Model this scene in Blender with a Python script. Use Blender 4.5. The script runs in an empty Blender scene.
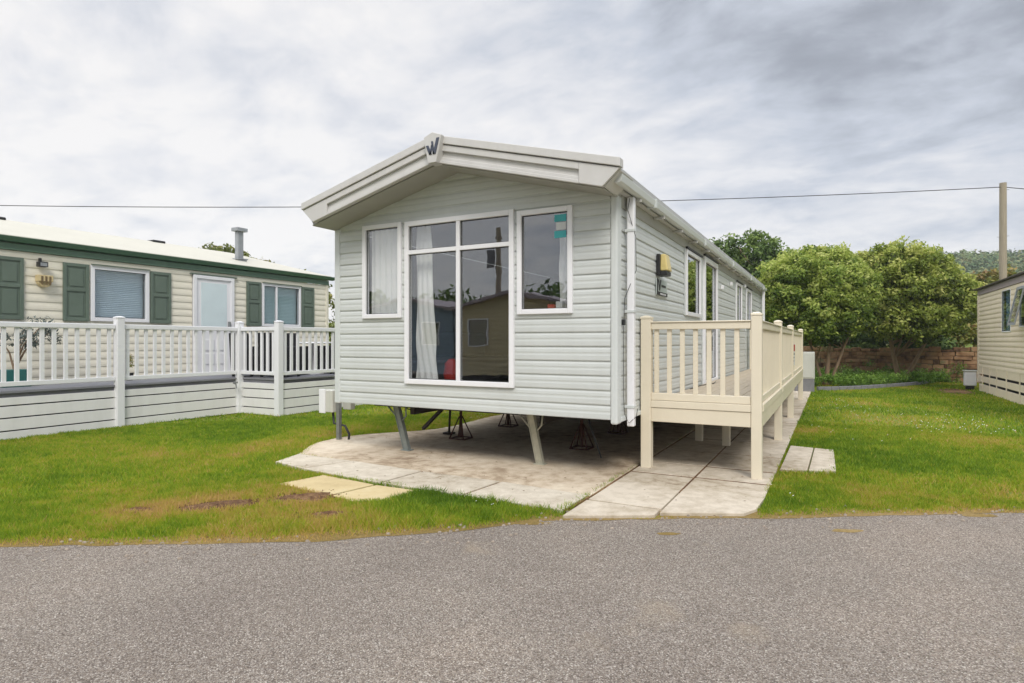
import bpy, bmesh, math, random
import numpy as np
from mathutils import Vector, noise as mnoise
random.seed(7); RNG = np.random.default_rng(7)
R = math.radians
S = bpy.context.scene
COL = S.collection

# ------------------------------------------------------------------ camera
CAM = Vector((1.951, -5.866, 1.45)); YAW = math.atan2(.4741, .8804)
cd = bpy.data.cameras.new('camera'); cam = bpy.data.objects.new('camera', cd); COL.objects.link(cam)
cam.location = CAM; cam.rotation_euler = (R(90), 0, YAW)
cd.sensor_width = 36; cd.lens = 36 * 596 / 1024; cd.clip_start = .05; cd.clip_end = 3000
S.camera = cam
S.render.resolution_x = 1024; S.render.resolution_y = 683

# ------------------------------------------------------------------ world
def N(nt, t, **kw):
    n = nt.nodes.new(t)
    for k, v in kw.items():
        if k in n.inputs.keys() if hasattr(n.inputs, 'keys') else False: n.inputs[k].default_value = v
        else: setattr(n, k, v)
    return n
def ramp(nt, pts):
    r = nt.nodes.new('ShaderNodeValToRGB'); e = r.color_ramp.elements
    while len(e) < len(pts): e.new(.5)
    for i, (p, c) in enumerate(pts):
        e[i].position = p; e[i].color = c if len(c) == 4 else (*c, 1)
    return r
W = bpy.data.worlds.new('World'); S.world = W; W.use_nodes = True
nt = W.node_tree; nt.nodes.clear(); L = nt.links.new
out = nt.nodes.new('ShaderNodeOutputWorld'); bg = nt.nodes.new('ShaderNodeBackground')
bg.inputs[1].default_value = .1; L(bg.outputs[0], out.inputs[0])
SUNV = Vector((.42, -.60, .72)).normalized()
sky = nt.nodes.new('ShaderNodeTexSky'); sky.sky_type = 'NISHITA'; sky.sun_disc = False
sky.sun_elevation = math.asin(SUNV.z); sky.sun_rotation = math.atan2(SUNV.x, SUNV.y)
tc = nt.nodes.new('ShaderNodeTexCoord'); sx = nt.nodes.new('ShaderNodeSeparateXYZ'); L(tc.outputs['Generated'], sx.inputs[0])
def M(op, a, b=None, c=None, nt=nt):
    n = nt.nodes.new('ShaderNodeMath'); n.operation = op
    for i, v in enumerate((a, b, c)):
        if v is None: continue
        if isinstance(v, (int, float)): n.inputs[i].default_value = v
        else: nt.links.new(v, n.inputs[i])
    return n.outputs[0]
zc = M('ADD', M('MAXIMUM', sx.outputs[2], 0), .24)
px = M('DIVIDE', sx.outputs[0], zc); py = M('DIVIDE', sx.outputs[1], zc)
cb = nt.nodes.new('ShaderNodeCombineXYZ'); L(px, cb.inputs[0]); L(py, cb.inputs[1])
mp = nt.nodes.new('ShaderNodeMapping'); L(cb.outputs[0], mp.inputs[0])
mp.inputs['Rotation'].default_value = (0, 0, R(-62)); mp.inputs['Scale'].default_value = (.85, 1.2, 1)
def noise_w(scale, detail, rough, src, loc=0, dist=0):
    n = nt.nodes.new('ShaderNodeTexNoise'); n.inputs['Scale'].default_value = scale; n.inputs['Detail'].default_value = detail
    n.inputs['Roughness'].default_value = rough; n.inputs['Distortion'].default_value = dist
    n.noise_dimensions = '4D'; n.inputs['W'].default_value = loc
    L(src, n.inputs['Vector']); return n.outputs[0]
n1 = noise_w(.75, 5, .55, mp.outputs[0], 3.4, .3)      # big banks
n2 = noise_w(2.6, 8, .60, mp.outputs[0], 8.1, .6)      # lumps
n3 = noise_w(8.5, 4, .55, mp.outputs[0], 1.7, .4)      # ripples
# brightness gradient across the cloud deck: brighter towards the hidden sun side (left), heavier bank on the right
side = M('ADD', M('MULTIPLY', sx.outputs[0], -.80), M('MULTIPLY', sx.outputs[1], -.10))     # bigger to the left
up = sx.outputs[2]
heavy = M('MULTIPLY', M('SMOOTH_MIN', M('MAXIMUM', M('MULTIPLY', M('SUBTRACT', up, .12), 3.2), 0), 1, .2), M('MAXIMUM', M('MULTIPLY', M('SUBTRACT', .52, side), 1.3), 0))
val = M('ADD', .86, M('MULTIPLY', M('SUBTRACT', n1, .5), .75))
val = M('ADD', val, M('MULTIPLY', M('SUBTRACT', n2, .5), 1.0))
val = M('ADD', val, M('MULTIPLY', M('SUBTRACT', n3, .5), .46))
val = M('ADD', M('SUBTRACT', val, M('MULTIPLY', heavy, .46)), M('MULTIPLY', side, .10))
rp = ramp(nt, [(0, (.22, .235, .26)), (.38, (.37, .395, .445)), (.62, (.57, .605, .675)), (.84, (.80, .80, .82)), (1, (.92, .90, .885))])
L(val, rp.inputs[0])
mul = nt.nodes.new('ShaderNodeVectorMath'); mul.operation = 'SCALE'; L(rp.outputs[0], mul.inputs[0]); 
# overcast: the cloud deck is brighter overhead
L(M('ADD', 6.6, M('MULTIPLY', M('MAXIMUM', M('SUBTRACT', up, .52), 0), 44.0)), mul.inputs[3])
mx = nt.nodes.new('ShaderNodeMixRGB'); mx.inputs[0].default_value = .93
L(sky.outputs[0], mx.inputs[1]); L(mul.outputs[0], mx.inputs[2]); L(mx.outputs[0], bg.inputs[0])

sd = bpy.data.lights.new('sun', 'SUN'); sd.energy = 1.5; sd.angle = R(22); sd.color = (1, .95, .88)
so = bpy.data.objects.new('sun', sd); COL.objects.link(so)
so.rotation_euler = SUNV.to_track_quat('Z', 'Y').to_euler(); so.location = (0, 0, 30)
S.view_settings.view_transform = 'Standard'; S.view_settings.look = 'None'
S.view_settings.gamma = 1; S.view_settings.exposure = .72
S.render.engine = 'CYCLES'

# ------------------------------------------------------------------ helpers
def tag(o, label=None, cat=None, group=None, kind=None):
    if label: o['label'] = label
    if cat: o['category'] = cat
    if group: o['group'] = group
    if kind: o['kind'] = kind
    return o
ORG = {}
def thing(name, loc, label, cat, group=None):
    o = bpy.data.objects.new(name, None); COL.objects.link(o); o.location = loc; o.empty_display_size = .2
    ORG[o.name] = Vector(loc); return tag(o, label, cat, group)
def org(o): return ORG.get(o.name, Vector((0, 0, 0))) if o else Vector((0, 0, 0))
class MB:
    def __init__(s): s.v = []; s.f = []
    def poly(s, pts):
        b = len(s.v); s.v += [tuple(p) for p in pts]; s.f.append(tuple(range(b, b + len(pts)))); return s
    def hexa(s, p):   # 8 points: bottom 4 ccw, top 4 ccw
        b = len(s.v); s.v += [tuple(q) for q in p]
        for f in ((3, 2, 1, 0), (4, 5, 6, 7), (0, 1, 5, 4), (1, 2, 6, 5), (2, 3, 7, 6), (3, 0, 4, 7)): s.f.append(tuple(b + i for i in f))
        return s
    def box(s, x0, x1, y0, y1, z0, z1):
        return s.hexa([(x0, y0, z0), (x1, y0, z0), (x1, y1, z0), (x0, y1, z0), (x0, y0, z1), (x1, y0, z1), (x1, y1, z1), (x0, y1, z1)])
    def bm(s, m, a0, a1, d0, d1, z0, z1):
        return s.hexa([m(a0, d0, z0), m(a1, d0, z0), m(a1, d1, z0), m(a0, d1, z0), m(a0, d0, z1), m(a1, d0, z1), m(a1, d1, z1), m(a0, d1, z1)])
    def prism(s, pts, vec):
        n = len(pts); b = len(s.v); vec = Vector(vec)
        s.v += [tuple(p) for p in pts] + [tuple(Vector(p) + vec) for p in pts]
        s.f.append(tuple(range(b + n - 1, b - 1, -1))); s.f.append(tuple(range(b + n, b + 2 * n)))
        for i in range(n):
            j = (i + 1) % n; s.f.append((b + i, b + j, b + n + j, b + n + i))
        return s
    def beam(s, p, q, w, h=None):
        p = Vector(p); q = Vector(q); h = h or w; d = (q - p).normalized()
        r = d.cross(Vector((0, 0, 1)));
        if r.length < .05: r = d.cross(Vector((1, 0, 0)))
        r.normalize(); t = r.cross(d); a = r * w / 2; c = t * h / 2
        return s.hexa([p - a - c, p + a - c, q + a - c, q - a - c, p - a + c, p + a + c, q + a + c, q - a + c])
    def tube(s, pts, rad, n=8, cap=True):
        pts = [Vector(p) for p in pts]
        if isinstance(rad, (int, float)): rad = [rad] * len(pts)
        b = len(s.v); ref = None
        for i, p in enumerate(pts):
            d = (pts[min(i + 1, len(pts) - 1)] - pts[max(i - 1, 0)]).normalized()
            if ref is None:
                ref = d.cross(Vector((0, 0, 1)))
                if ref.length < .05: ref = d.cross(Vector((1, 0, 0)))
            ref = (ref - d * ref.dot(d)).normalized(); t = d.cross(ref)
            for k in range(n):
                a = 2 * math.pi * k / n; s.v.append(tuple(p + (ref * math.cos(a) + t * math.sin(a)) * rad[i]))
        for i in range(len(pts) - 1):
            for k in range(n):
                k2 = (k + 1) % n; s.f.append((b + i * n + k, b + i * n + k2, b + (i + 1) * n + k2, b + (i + 1) * n + k))
        if cap:
            s.f.append(tuple(b + k for k in range(n - 1, -1, -1))); e = b + (len(pts) - 1) * n; s.f.append(tuple(e + k for k in range(n)))
        return s
    def lathe(s, c, prof, n=16):
        b = len(s.v); c = Vector(c)
        for r, z in prof:
            for k in range(n):
                a = 2 * math.pi * k / n; s.v.append((c.x + r * math.cos(a), c.y + r * math.sin(a), c.z + z))
        for i in range(len(prof) - 1):
            for k in range(n):
                k2 = (k + 1) % n; s.f.append((b + i * n + k, b + i * n + k2, b + (i + 1) * n + k2, b + (i + 1) * n + k))
        s.f.append(tuple(b + k for k in range(n - 1, -1, -1))); e = b + (len(prof) - 1) * n; s.f.append(tuple(e + k for k in range(n)))
        return s
    def build(s, name, mat, parent=None, bevel=0, smooth=False, recalc=True):
        o_ = org(parent); me = bpy.data.meshes.new(name)
        me.from_pydata([(v[0] - o_.x, v[1] - o_.y, v[2] - o_.z) for v in s.v], [], s.f)
        if recalc:
            b = bmesh.new(); b.from_mesh(me); bmesh.ops.recalc_face_normals(b, faces=b.faces[:]); b.to_mesh(me); b.free()
        if smooth: me.shade_smooth()
        me.materials.append(mat)
        o = bpy.data.objects.new(name, me); COL.objects.link(o)
        if parent: o.parent = parent; ORG[o.name] = o_
        if bevel:
            md = o.modifiers.new('bevel', 'BEVEL'); md.width = bevel; md.segments = 2; md.limit_method = 'ANGLE'; md.angle_limit = R(40)
        return o
def copy_tree(o, parent=None, loc=None, rz=None):
    c = o.copy(); COL.objects.link(c)
    if parent: c.parent = parent
    if loc is not None: c.location = loc
    if rz is not None: c.rotation_euler = (0, 0, rz)
    for ch in list(o.children): copy_tree(ch, c)
    return c

# ------------------------------------------------------------------ materials
def mat(name, col, rough=.5, var=.12, scale=4., bump=0., bscale=60., metal=0., dirt=0., dcol=(.12, .1, .07), stretch=(1, 1, 1), spec=.5, detail=5):
    m = bpy.data.materials.new(name); m.use_nodes = True; t = m.node_tree; l = t.links.new
    p = t.nodes['Principled BSDF']; p.inputs['Roughness'].default_value = rough; p.inputs['Metallic'].default_value = metal
    p.inputs['Specular IOR Level'].default_value = spec
    tc = t.nodes.new('ShaderNodeTexCoord'); mp = t.nodes.new('ShaderNodeMapping'); l(tc.outputs['Object'], mp.inputs[0]); mp.inputs['Scale'].default_value = stretch
    n = t.nodes.new('ShaderNodeTexNoise'); n.inputs['Scale'].default_value = scale; n.inputs['Detail'].default_value = detail; n.inputs['Roughness'].default_value = .65
    l(mp.outputs[0], n.inputs['Vector'])
    r = ramp(t, [(.25, tuple(c * (1 - var) for c in col)), (.75, tuple(min(1, c * (1 + var)) for c in col))]); l(n.outputs[0], r.inputs[0])
    cur = r.outputs[0]
    if dirt:
        n2 = t.nodes.new('ShaderNodeTexNoise'); n2.inputs['Scale'].default_value = scale * .6; n2.inputs['Detail'].default_value = 8; n2.inputs['Roughness'].default_value = .7
        mp2 = t.nodes.new('ShaderNodeMapping'); l(tc.outputs['Object'], mp2.inputs[0]); mp2.inputs['Scale'].default_value = (3, 3, .5); mp2.inputs['Location'].default_value = (3.3, 1.7, 9)
        l(mp2.outputs[0], n2.inputs['Vector'])
        r2 = ramp(t, [(.45, (0, 0, 0)), (.8, (dirt,) * 3)]); l(n2.outputs[0], r2.inputs[0])
        mx = t.nodes.new('ShaderNodeMixRGB'); l(r2.outputs[0], mx.inputs[0]); l(cur, mx.inputs[1]); mx.inputs[2].default_value = (*dcol, 1); cur = mx.outputs[0]
    l(cur, p.inputs['Base Color'])
    if bump:
        nb = t.nodes.new('ShaderNodeTexNoise'); nb.inputs['Scale'].default_value = bscale; nb.inputs['Detail'].default_value = 4; l(mp.outputs[0], nb.inputs['Vector'])
        b = t.nodes.new('ShaderNodeBump'); b.inputs['Strength'].default_value = bump; b.inputs['Distance'].default_value = .02; l(nb.outputs[0], b.inputs['Height']); l(b.outputs[0], p.inputs['Normal'])
    return m
def glassmat(name, tint=(.93, .94, .94), ior=2.15, wob=.0007):
    m = bpy.data.materials.new(name); m.use_nodes = True; t = m.node_tree; l = t.links.new; t.nodes.clear()
    o = t.nodes.new('ShaderNodeOutputMaterial'); mix = t.nodes.new('ShaderNodeMixShader'); tr = t.nodes.new('ShaderNodeBsdfTransparent'); gl = t.nodes.new('ShaderNodeBsdfGlossy')
    tr.inputs[0].default_value = (*tint, 1); gl.inputs['Roughness'].default_value = .0; gl.inputs['Color'].default_value = (.95, .97, 1, 1)
    lw = t.nodes.new('ShaderNodeLayerWeight'); lw.inputs[0].default_value = .5
    pw = M('MULTIPLY', M('POWER', lw.outputs['Facing'], 4.0, nt=t), .75, nt=t); fac = M('ADD', pw, (ior - 1) ** 2 / (ior + 1) ** 2, nt=t)
    tc = t.nodes.new('ShaderNodeTexCoord'); n = t.nodes.new('ShaderNodeTexNoise'); n.inputs['Scale'].default_value = 2.2; n.inputs['Detail'].default_value = 1.5
    mp = t.nodes.new('ShaderNodeMapping'); mp.inputs['Scale'].default_value = (1, 1, 2.2); l(tc.outputs['Object'], mp.inputs[0]); l(mp.outputs[0], n.inputs['Vector'])
    b = t.nodes.new('ShaderNodeBump'); b.inputs['Strength'].default_value = 1; b.inputs['Distance'].default_value = wob; l(n.outputs[0], b.inputs['Height']); l(b.outputs[0], gl.inputs['Normal'])
    l(fac, mix.inputs[0]); l(tr.outputs[0], mix.inputs[1]); l(gl.outputs[0], mix.inputs[2]); l(mix.outputs[0], o.inputs[0])
    return m
def clothmat(name, col, trans=.45):
    m = bpy.data.materials.new(name); m.use_nodes = True; t = m.node_tree; l = t.links.new
    p = t.nodes['Principled BSDF']; p.inputs['Base Color'].default_value = (*col, 1); p.inputs['Roughness'].default_value = .9
    o = t.nodes['Material Output']; mix = t.nodes.new('ShaderNodeMixShader'); tr = t.nodes.new('ShaderNodeBsdfTranslucent'); tr.inputs[0].default_value = (*col, 1)
    mix.inputs[0].default_value = trans; l(p.outputs[0], mix.inputs[1]); l(tr.outputs[0], mix.inputs[2]); l(mix.outputs[0], o.inputs[0]); return m
def leafmat(name, stops, rough=.55, trans=.3):
    m = bpy.data.materials.new(name); m.use_nodes = True; t = m.node_tree; l = t.links.new
    p = t.nodes['Principled BSDF']; p.inputs['Roughness'].default_value = rough; p.inputs['Specular IOR Level'].default_value = .35
    at = t.nodes.new('ShaderNodeAttribute'); at.attribute_name = 'tone'; r = ramp(t, stops); l(at.outputs['Fac'], r.inputs[0]); l(r.outputs[0], p.inputs['Base Color'])
    o = t.nodes['Material Output']; mix = t.nodes.new('ShaderNodeMixShader'); tr = t.nodes.new('ShaderNodeBsdfTranslucent'); l(r.outputs[0], tr.inputs[0])
    mix.inputs[0].default_value = trans; l(p.outputs[0], mix.inputs[1]); l(tr.outputs[0], mix.inputs[2]); l(mix.outputs[0], o.inputs[0]); return m

m_side = mat('pale grey aluminium cladding', (.565, .59, .575), .40, .04, 1.5, .08, 8, dirt=.22, dcol=(.36, .37, .33))
m_trim = mat('pale grey trim', (.60, .63, .62), .4, .03, 2, dirt=.08, dcol=(.4, .4, .36))
m_fascia = mat('warm grey moulded fascia', (.57, .56, .54), .5, .05, 3, dirt=.18, dcol=(.30, .27, .22))
m_soffit = mat('grey soffit board', (.36, .355, .32), .6, .08, 3)
m_roofm = mat('grey roof sheet', (.42, .42, .41), .6, .08, 2)
m_upvc = mat('white window plastic', (.80, .80, .82), .32, .02, 3)
m_gasket = mat('black rubber gasket', (.03, .03, .03), .6)
m_glass = glassmat('window glass')
m_voile = clothmat('white voile', (.95, .94, .92), .1)
m_bluecur = clothmat('pale blind', (.70, .84, .86), .1)
m_cream = mat('cream deck plastic', (.74, .67, .53), .4, .04, 2, dirt=.12, dcol=(.42, .34, .22))
m_deckfl = mat('tan deck board', (.50, .42, .31), .6, .12, 6, .2, 80, stretch=(6, .6, 1))
m_white = mat('white deck plastic', (.78, .78, .80), .35, .03, 2, dirt=.10, dcol=(.5, .49, .46))
m_skirt = mat('off white skirting board', (.76, .75, .74), .5, .06, 2, dirt=.22, dcol=(.42, .41, .36))
m_creamcl = mat('cream cladding', (.77, .73, .61), .45, .04, 2, .04, 30, dirt=.10, dcol=(.5, .45, .32))
m_cream2 = mat('pale beige cladding', (.82, .72, .58), .45, .05, 2, dirt=.12, dcol=(.40, .34, .24))
m_green = mat('sage green shutter', (.12, .16, .125), .5, .10, 3)
m_greent = mat('green painted gutter', (.055, .12, .07), .45, .08, 3)
m_roofcream = mat('cream roof sheet', (.52, .50, .42), .6, .06, 1.2, dirt=.25, dcol=(.45, .43, .36))
m_dark = mat('black plastic', (.015, .015, .016), .5, .2, 5)
m_black = mat('black rattan', (.012, .013, .016), .75, .3, 40, .3, 120)
m_galv = mat('galvanised steel', (.30, .31, .31), .45, .2, 12, metal=.55)
m_steelp = mat('weathered grey steel leg', (.24, .27, .26), .5, .2, 10, metal=.3)
m_limeleg = mat('mossy zinc steel leg', (.42, .41, .33), .55, .2, 10, metal=.2)
m_rust = mat('rusty red oxide steel', (.085, .030, .020), .75, .3, 12, .2, 60)
m_chassis = mat('dark chassis steel', (.035, .025, .022), .8, .3, 6)
m_under = mat('dark underfloor board', (.06, .05, .045), .9, .2, 3)
m_inter = mat('brown interior panel', (.10, .075, .055), .7, .15, 3)
m_yel = mat('yellowed lamp shade', (.62, .50, .20), .4, .1, 8)
m_grey = mat('grey cabinet plastic', (.55, .55, .50), .5, .05, 5, dirt=.2)
m_greyd = mat('grey concrete plinth', (.20, .20, .21), .8, .15, 8)
m_red = mat('red fabric', (.45, .03, .02), .7, .15, 8)
m_teal = mat('teal glazed pot', (.02, .12, .11), .3, .1, 5)
m_slate = mat('slate blue emblem', (.06, .07, .10), .4)
m_flue = mat('grey flue metal', (.32, .34, .36), .5, .12, 6, metal=.2, dirt=.3)
m_bark = mat('brown bark', (.27, .185, .12), .9, .35, 9, .6, 40, stretch=(1, 1, .3))
m_wood = mat('weathered pole timber', (.34, .29, .22), .85, .2, 6, .3, 30, stretch=(6, 6, .3))
m_cable = mat('dark cable', (.04, .04, .04), .6)
m_purple = mat('grey violet fascia', (.34, .29, .31), .6, .1, 4)
m_bluegl = mat('blue curtain', (.26, .46, .66), .5, .25, 6)
m_bluewall = mat('blue grey cladding', (.22, .30, .38), .5, .08, 3)
m_khaki = mat('khaki cladding', (.55, .47, .28), .55, .08, 3)

def ground_mat(name, stops, scale, rough=.95, bump=.6, bscale=90, big=.6):
    m = bpy.data.materials.new(name); m.use_nodes = True; t = m.node_tree; l = t.links.new
    p = t.nodes['Principled BSDF']; p.inputs['Roughness'].default_value = rough; p.inputs['Specular IOR Level'].default_value = .25
    tc = t.nodes.new('ShaderNodeTexCoord')
    n = t.nodes.new('ShaderNodeTexNoise'); n.inputs['Scale'].default_value = scale; n.inputs['Detail'].default_value = 8; n.inputs['Roughness'].default_value = .7; l(tc.outputs['Object'], n.inputs['Vector'])
    nb = t.nodes.new('ShaderNodeTexNoise'); nb.inputs['Scale'].default_value = big; nb.inputs['Detail'].default_value = 3; l(tc.outputs['Object'], nb.inputs['Vector'])
    ad = t.nodes.new('ShaderNodeMath'); ad.operation = 'ADD'; l(n.outputs[0], ad.inputs[0]); l(nb.outputs[0], ad.inputs[1])
    hf = t.nodes.new('ShaderNodeMath'); hf.operation = 'MULTIPLY'; hf.inputs[1].default_value = .5; l(ad.outputs[0], hf.inputs[0])
    r = ramp(t, stops); l(hf.outputs[0], r.inputs[0]); l(r.outputs[0], p.inputs['Base Color'])
    h = t.nodes.new('ShaderNodeTexNoise'); h.inputs['Scale'].default_value = bscale; h.inputs['Detail'].default_value = 5; l(tc.outputs['Object'], h.inputs['Vector'])
    b = t.nodes.new('ShaderNodeBump'); b.inputs['Strength'].default_value = bump; b.inputs['Distance'].default_value = .02; l(h.outputs[0], b.inputs['Height']); l(b.outputs[0], p.inputs['Normal'])
    return m
m_ground = ground_mat('lawn soil and thatch', [(.30, (.08, .13, .015)), (.5, (.17, .22, .03)), (.62, (.24, .20, .05)), (.75, (.26, .17, .06))], 14, big=.5)
m_conc = ground_mat('stained concrete', [(.34, (.20, .13, .08)), (.42, (.38, .295, .205)), (.49, (.53, .435, .32)), (.60, (.66, .575, .45))], 6, .85, .35, 70, .6)
m_slab = ground_mat('pale paving slab', [(.34, (.26, .20, .13)), (.43, (.48, .42, .33)), (.60, (.64, .58, .48))], 9, .8, .2, 90, .8)
m_slab2 = ground_mat('grey beige paving slab', [(.35, (.22, .165, .105)), (.43, (.42, .355, .265)), (.58, (.60, .53, .43))], 8, .8, .2, 90, .9)
m_sand = ground_mat('sandy yellow slab', [(.28, (.44, .34, .18)), (.5, (.56, .45, .25)), (.7, (.62, .53, .33))], 6, .85, .2, 90, 1.2)
m_soil = ground_mat('brown soil', [(.36, (.05, .026, .014)), (.48, (.15, .08, .04)), (.6, (.34, .22, .11))], 20, 1, 1, 60)
m_verge = ground_mat('dry thatch verge', [(.30, (.12, .10, .03)), (.5, (.26, .18, .06)), (.7, (.40, .30, .15))], 25, 1, 1, 80)

def asphalt():
    m = bpy.data.materials.new('worn asphalt with pale stone chips'); m.use_nodes = True; t = m.node_tree; l = t.links.new
    p = t.nodes['Principled BSDF']; p.inputs['Roughness'].default_value = .9; p.inputs['Specular IOR Level'].default_value = .3
    tc = t.nodes.new('ShaderNodeTexCoord')
    v = t.nodes.new('ShaderNodeTexVoronoi'); v.inputs['Scale'].default_value = 160; l(tc.outputs['Object'], v.inputs['Vector'])
    sep = t.nodes.new('ShaderNodeSeparateColor'); l(v.outputs['Color'], sep.inputs[0])
    r = ramp(t, [(0, (.13, .105, .085)), (.3, (.235, .200, .172)), (.55, (.30, .25, .20)), (.8, (.35, .315, .275)), (.93, (.44, .40, .35)), (1, (.62, .57, .50))]); l(sep.outputs[0], r.inputs[0])
    # gaps between the chips
    g = ramp(t, [(.45, (1, 1, 1)), (.8, (.55, .53, .52))]); l(v.outputs['Distance'], g.inputs[0])
    mx = t.nodes.new('ShaderNodeMixRGB'); mx.blend_type = 'MULTIPLY'; mx.inputs[0].default_value = 1; l(r.outputs[0], mx.inputs[1]); l(g.outputs[0], mx.inputs[2])
    n = t.nodes.new('ShaderNodeTexNoise'); n.inputs['Scale'].default_value = .55; n.inputs['Detail'].default_value = 7; n.inputs['Roughness'].default_value = .6; l(tc.outputs['Object'], n.inputs['Vector'])
    r2 = ramp(t, [(.3, (.80, .79, .79)), (.5, (.93, .93, .925)), (.72, (1.08, 1.05, 1.02))]); l(n.outputs[0], r2.inputs[0])
    mx2 = t.nodes.new('ShaderNodeMixRGB'); mx2.blend_type = 'MULTIPLY'; mx2.inputs[0].default_value = 1; l(mx.outputs[0], mx2.inputs[1]); l(r2.outputs[0], mx2.inputs[2])
    # a few sandy stains
    n3 = t.nodes.new('ShaderNodeTexNoise'); n3.inputs['Scale'].default_value = 1.3; n3.inputs['Detail'].default_value = 4; mp = t.nodes.new('ShaderNodeMapping'); mp.inputs['Location'].default_value = (4, 7, 2); l(tc.outputs['Object'], mp.inputs[0]); l(mp.outputs[0], n3.inputs['Vector'])
    r3 = ramp(t, [(.66, (0, 0, 0)), (.78, (.5, .5, .5))]); l(n3.outputs[0], r3.inputs[0])
    mx3 = t.nodes.new('ShaderNodeMixRGB'); l(r3.outputs[0], mx3.inputs[0]); l(mx2.outputs[0], mx3.inputs[1]); mx3.inputs[2].default_value = (.36, .29, .20, 1)
    l(mx3.outputs[0], p.inputs['Base Color'])
    b = t.nodes.new('ShaderNodeBump'); b.inputs['Strength'].default_value = .8; b.inputs['Distance'].default_value = .006; b.invert = True; l(v.outputs['Distance'], b.inputs['Height']); l(b.outputs[0], p.inputs['Normal'])
    return m
m_road = asphalt()
def stone_mat():
    m = bpy.data.materials.new('red sandstone'); m.use_nodes = True; t = m.node_tree; l = t.links.new
    p = t.nodes['Principled BSDF']; p.inputs['Roughness'].default_value = .95
    at = t.nodes.new('ShaderNodeAttribute'); at.attribute_name = 'tone'
    tc = t.nodes.new('ShaderNodeTexCoord'); n = t.nodes.new('ShaderNodeTexNoise'); n.inputs['Scale'].default_value = 5; n.inputs['Detail'].default_value = 7; l(tc.outputs['Object'], n.inputs['Vector'])
    a = t.nodes.new('ShaderNodeMath'); a.operation = 'MULTIPLY_ADD'; l(at.outputs['Fac'], a.inputs[0]); a.inputs[1].default_value = .45; l(n.outputs[0], a.inputs[2])
    h = t.nodes.new('ShaderNodeMath'); h.operation = 'MULTIPLY'; h.inputs[1].default_value = .5; l(a.outputs[0], h.inputs[0])
    r = ramp(t, [(.2, (.09, .05, .03)), (.32, (.27, .15, .08)), (.44, (.38, .23, .13)), (.50, (.19, .17, .08)), (.6, (.42, .33, .24))]); l(h.outputs[0], r.inputs[0]); l(r.outputs[0], p.inputs['Base Color'])
    b = t.nodes.new('ShaderNodeBump'); b.inputs['Strength'].default_value = .8; b.inputs['Distance'].default_value = .03; l(n.outputs[0], b.inputs['Height']); l(b.outputs[0], p.inputs['Normal']); return m
m_stone = stone_mat()
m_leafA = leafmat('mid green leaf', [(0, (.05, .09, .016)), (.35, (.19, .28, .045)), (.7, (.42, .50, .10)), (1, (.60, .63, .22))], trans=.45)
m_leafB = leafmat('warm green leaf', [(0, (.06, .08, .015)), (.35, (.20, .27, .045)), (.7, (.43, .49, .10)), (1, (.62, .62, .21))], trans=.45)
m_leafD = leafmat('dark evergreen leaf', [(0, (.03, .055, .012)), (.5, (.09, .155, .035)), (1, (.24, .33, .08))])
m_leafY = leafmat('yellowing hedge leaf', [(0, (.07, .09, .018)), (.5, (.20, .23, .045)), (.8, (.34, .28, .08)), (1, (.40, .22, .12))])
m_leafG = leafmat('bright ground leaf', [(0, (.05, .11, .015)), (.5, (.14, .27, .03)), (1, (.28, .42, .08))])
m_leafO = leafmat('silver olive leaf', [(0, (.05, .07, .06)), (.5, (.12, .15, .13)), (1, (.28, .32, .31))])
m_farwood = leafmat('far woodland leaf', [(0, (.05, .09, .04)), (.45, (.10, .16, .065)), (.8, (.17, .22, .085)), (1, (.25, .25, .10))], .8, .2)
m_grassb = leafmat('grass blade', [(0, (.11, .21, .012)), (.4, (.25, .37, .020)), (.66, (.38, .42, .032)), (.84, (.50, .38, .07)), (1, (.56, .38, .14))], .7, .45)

# ------------------------------------------------------------------ ground, road, patio
def struct(name, mb, m, bevel=0): return tag(mb.build(name, m, None, bevel), kind='structure')
g = MB()
xs = [-900, -200, -60, -30] + list(range(-26, 27, 4)) + [30, 60, 200, 900]
ys = [-900, -200, -60, -30] + list(range(-26, 27, 4)) + [30, 60, 200, 900]
b0 = 0
for x in xs:
    for y in ys: g.v.append((x, y, -.012))
for i in range(len(xs) - 1):
    for j in range(len(ys) - 1):
        a = i * len(ys) + j; g.f.append((a, a + len(ys), a + len(ys) + 1, a + 1))
struct('ground', g, m_ground)

def cr(P, n=8):      # smooth open curve through points
    o = []
    for i in range(len(P) - 1):
        p0 = P[max(i - 1, 0)]; p1 = P[i]; p2 = P[i + 1]; p3 = P[min(i + 2, len(P) - 1)]
        for k in range(n):
            t = k / n; o.append(tuple(.5 * ((2 * p1[d]) + (-p0[d] + p2[d]) * t + (2 * p0[d] - 5 * p1[d] + 4 * p2[d] - p3[d]) * t * t + (-p0[d] + 3 * p1[d] - 3 * p2[d] + p3[d]) * t ** 3) for d in range(2)))
    o.append(tuple(P[-1])); return o
ROADE = [(-60, -42), (-30, -20.5), (-12, -9.4), (-6, -5.6), (-3.275, -3.857), (-2.376, -3.325), (-1.477, -2.767), (-.643, -2.056), (-.012, -1.393), (1.275, -.637), (2.447, .091), (3.382, .661), (6, 2.1), (12, 5.2), (30, 13), (60, 24)]
edge = cr(ROADE, 10)
def wob(p, s, a): return (p[0], p[1] + a * mnoise.noise(Vector((p[0] * s, p[1] * s, 3.1))))
edge = [wob(p, 3.2, .05) for p in edge]
rd = MB(); far = [(p[0] + 5.2, p[1] - 8.6) for p in edge]
for i in range(len(edge) - 1):
    rd.poly([(*edge[i], -.002), (*far[i], -.002), (*far[i + 1], -.002), (*edge[i + 1], -.002)])
struct('road', rd, m_road)
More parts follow.
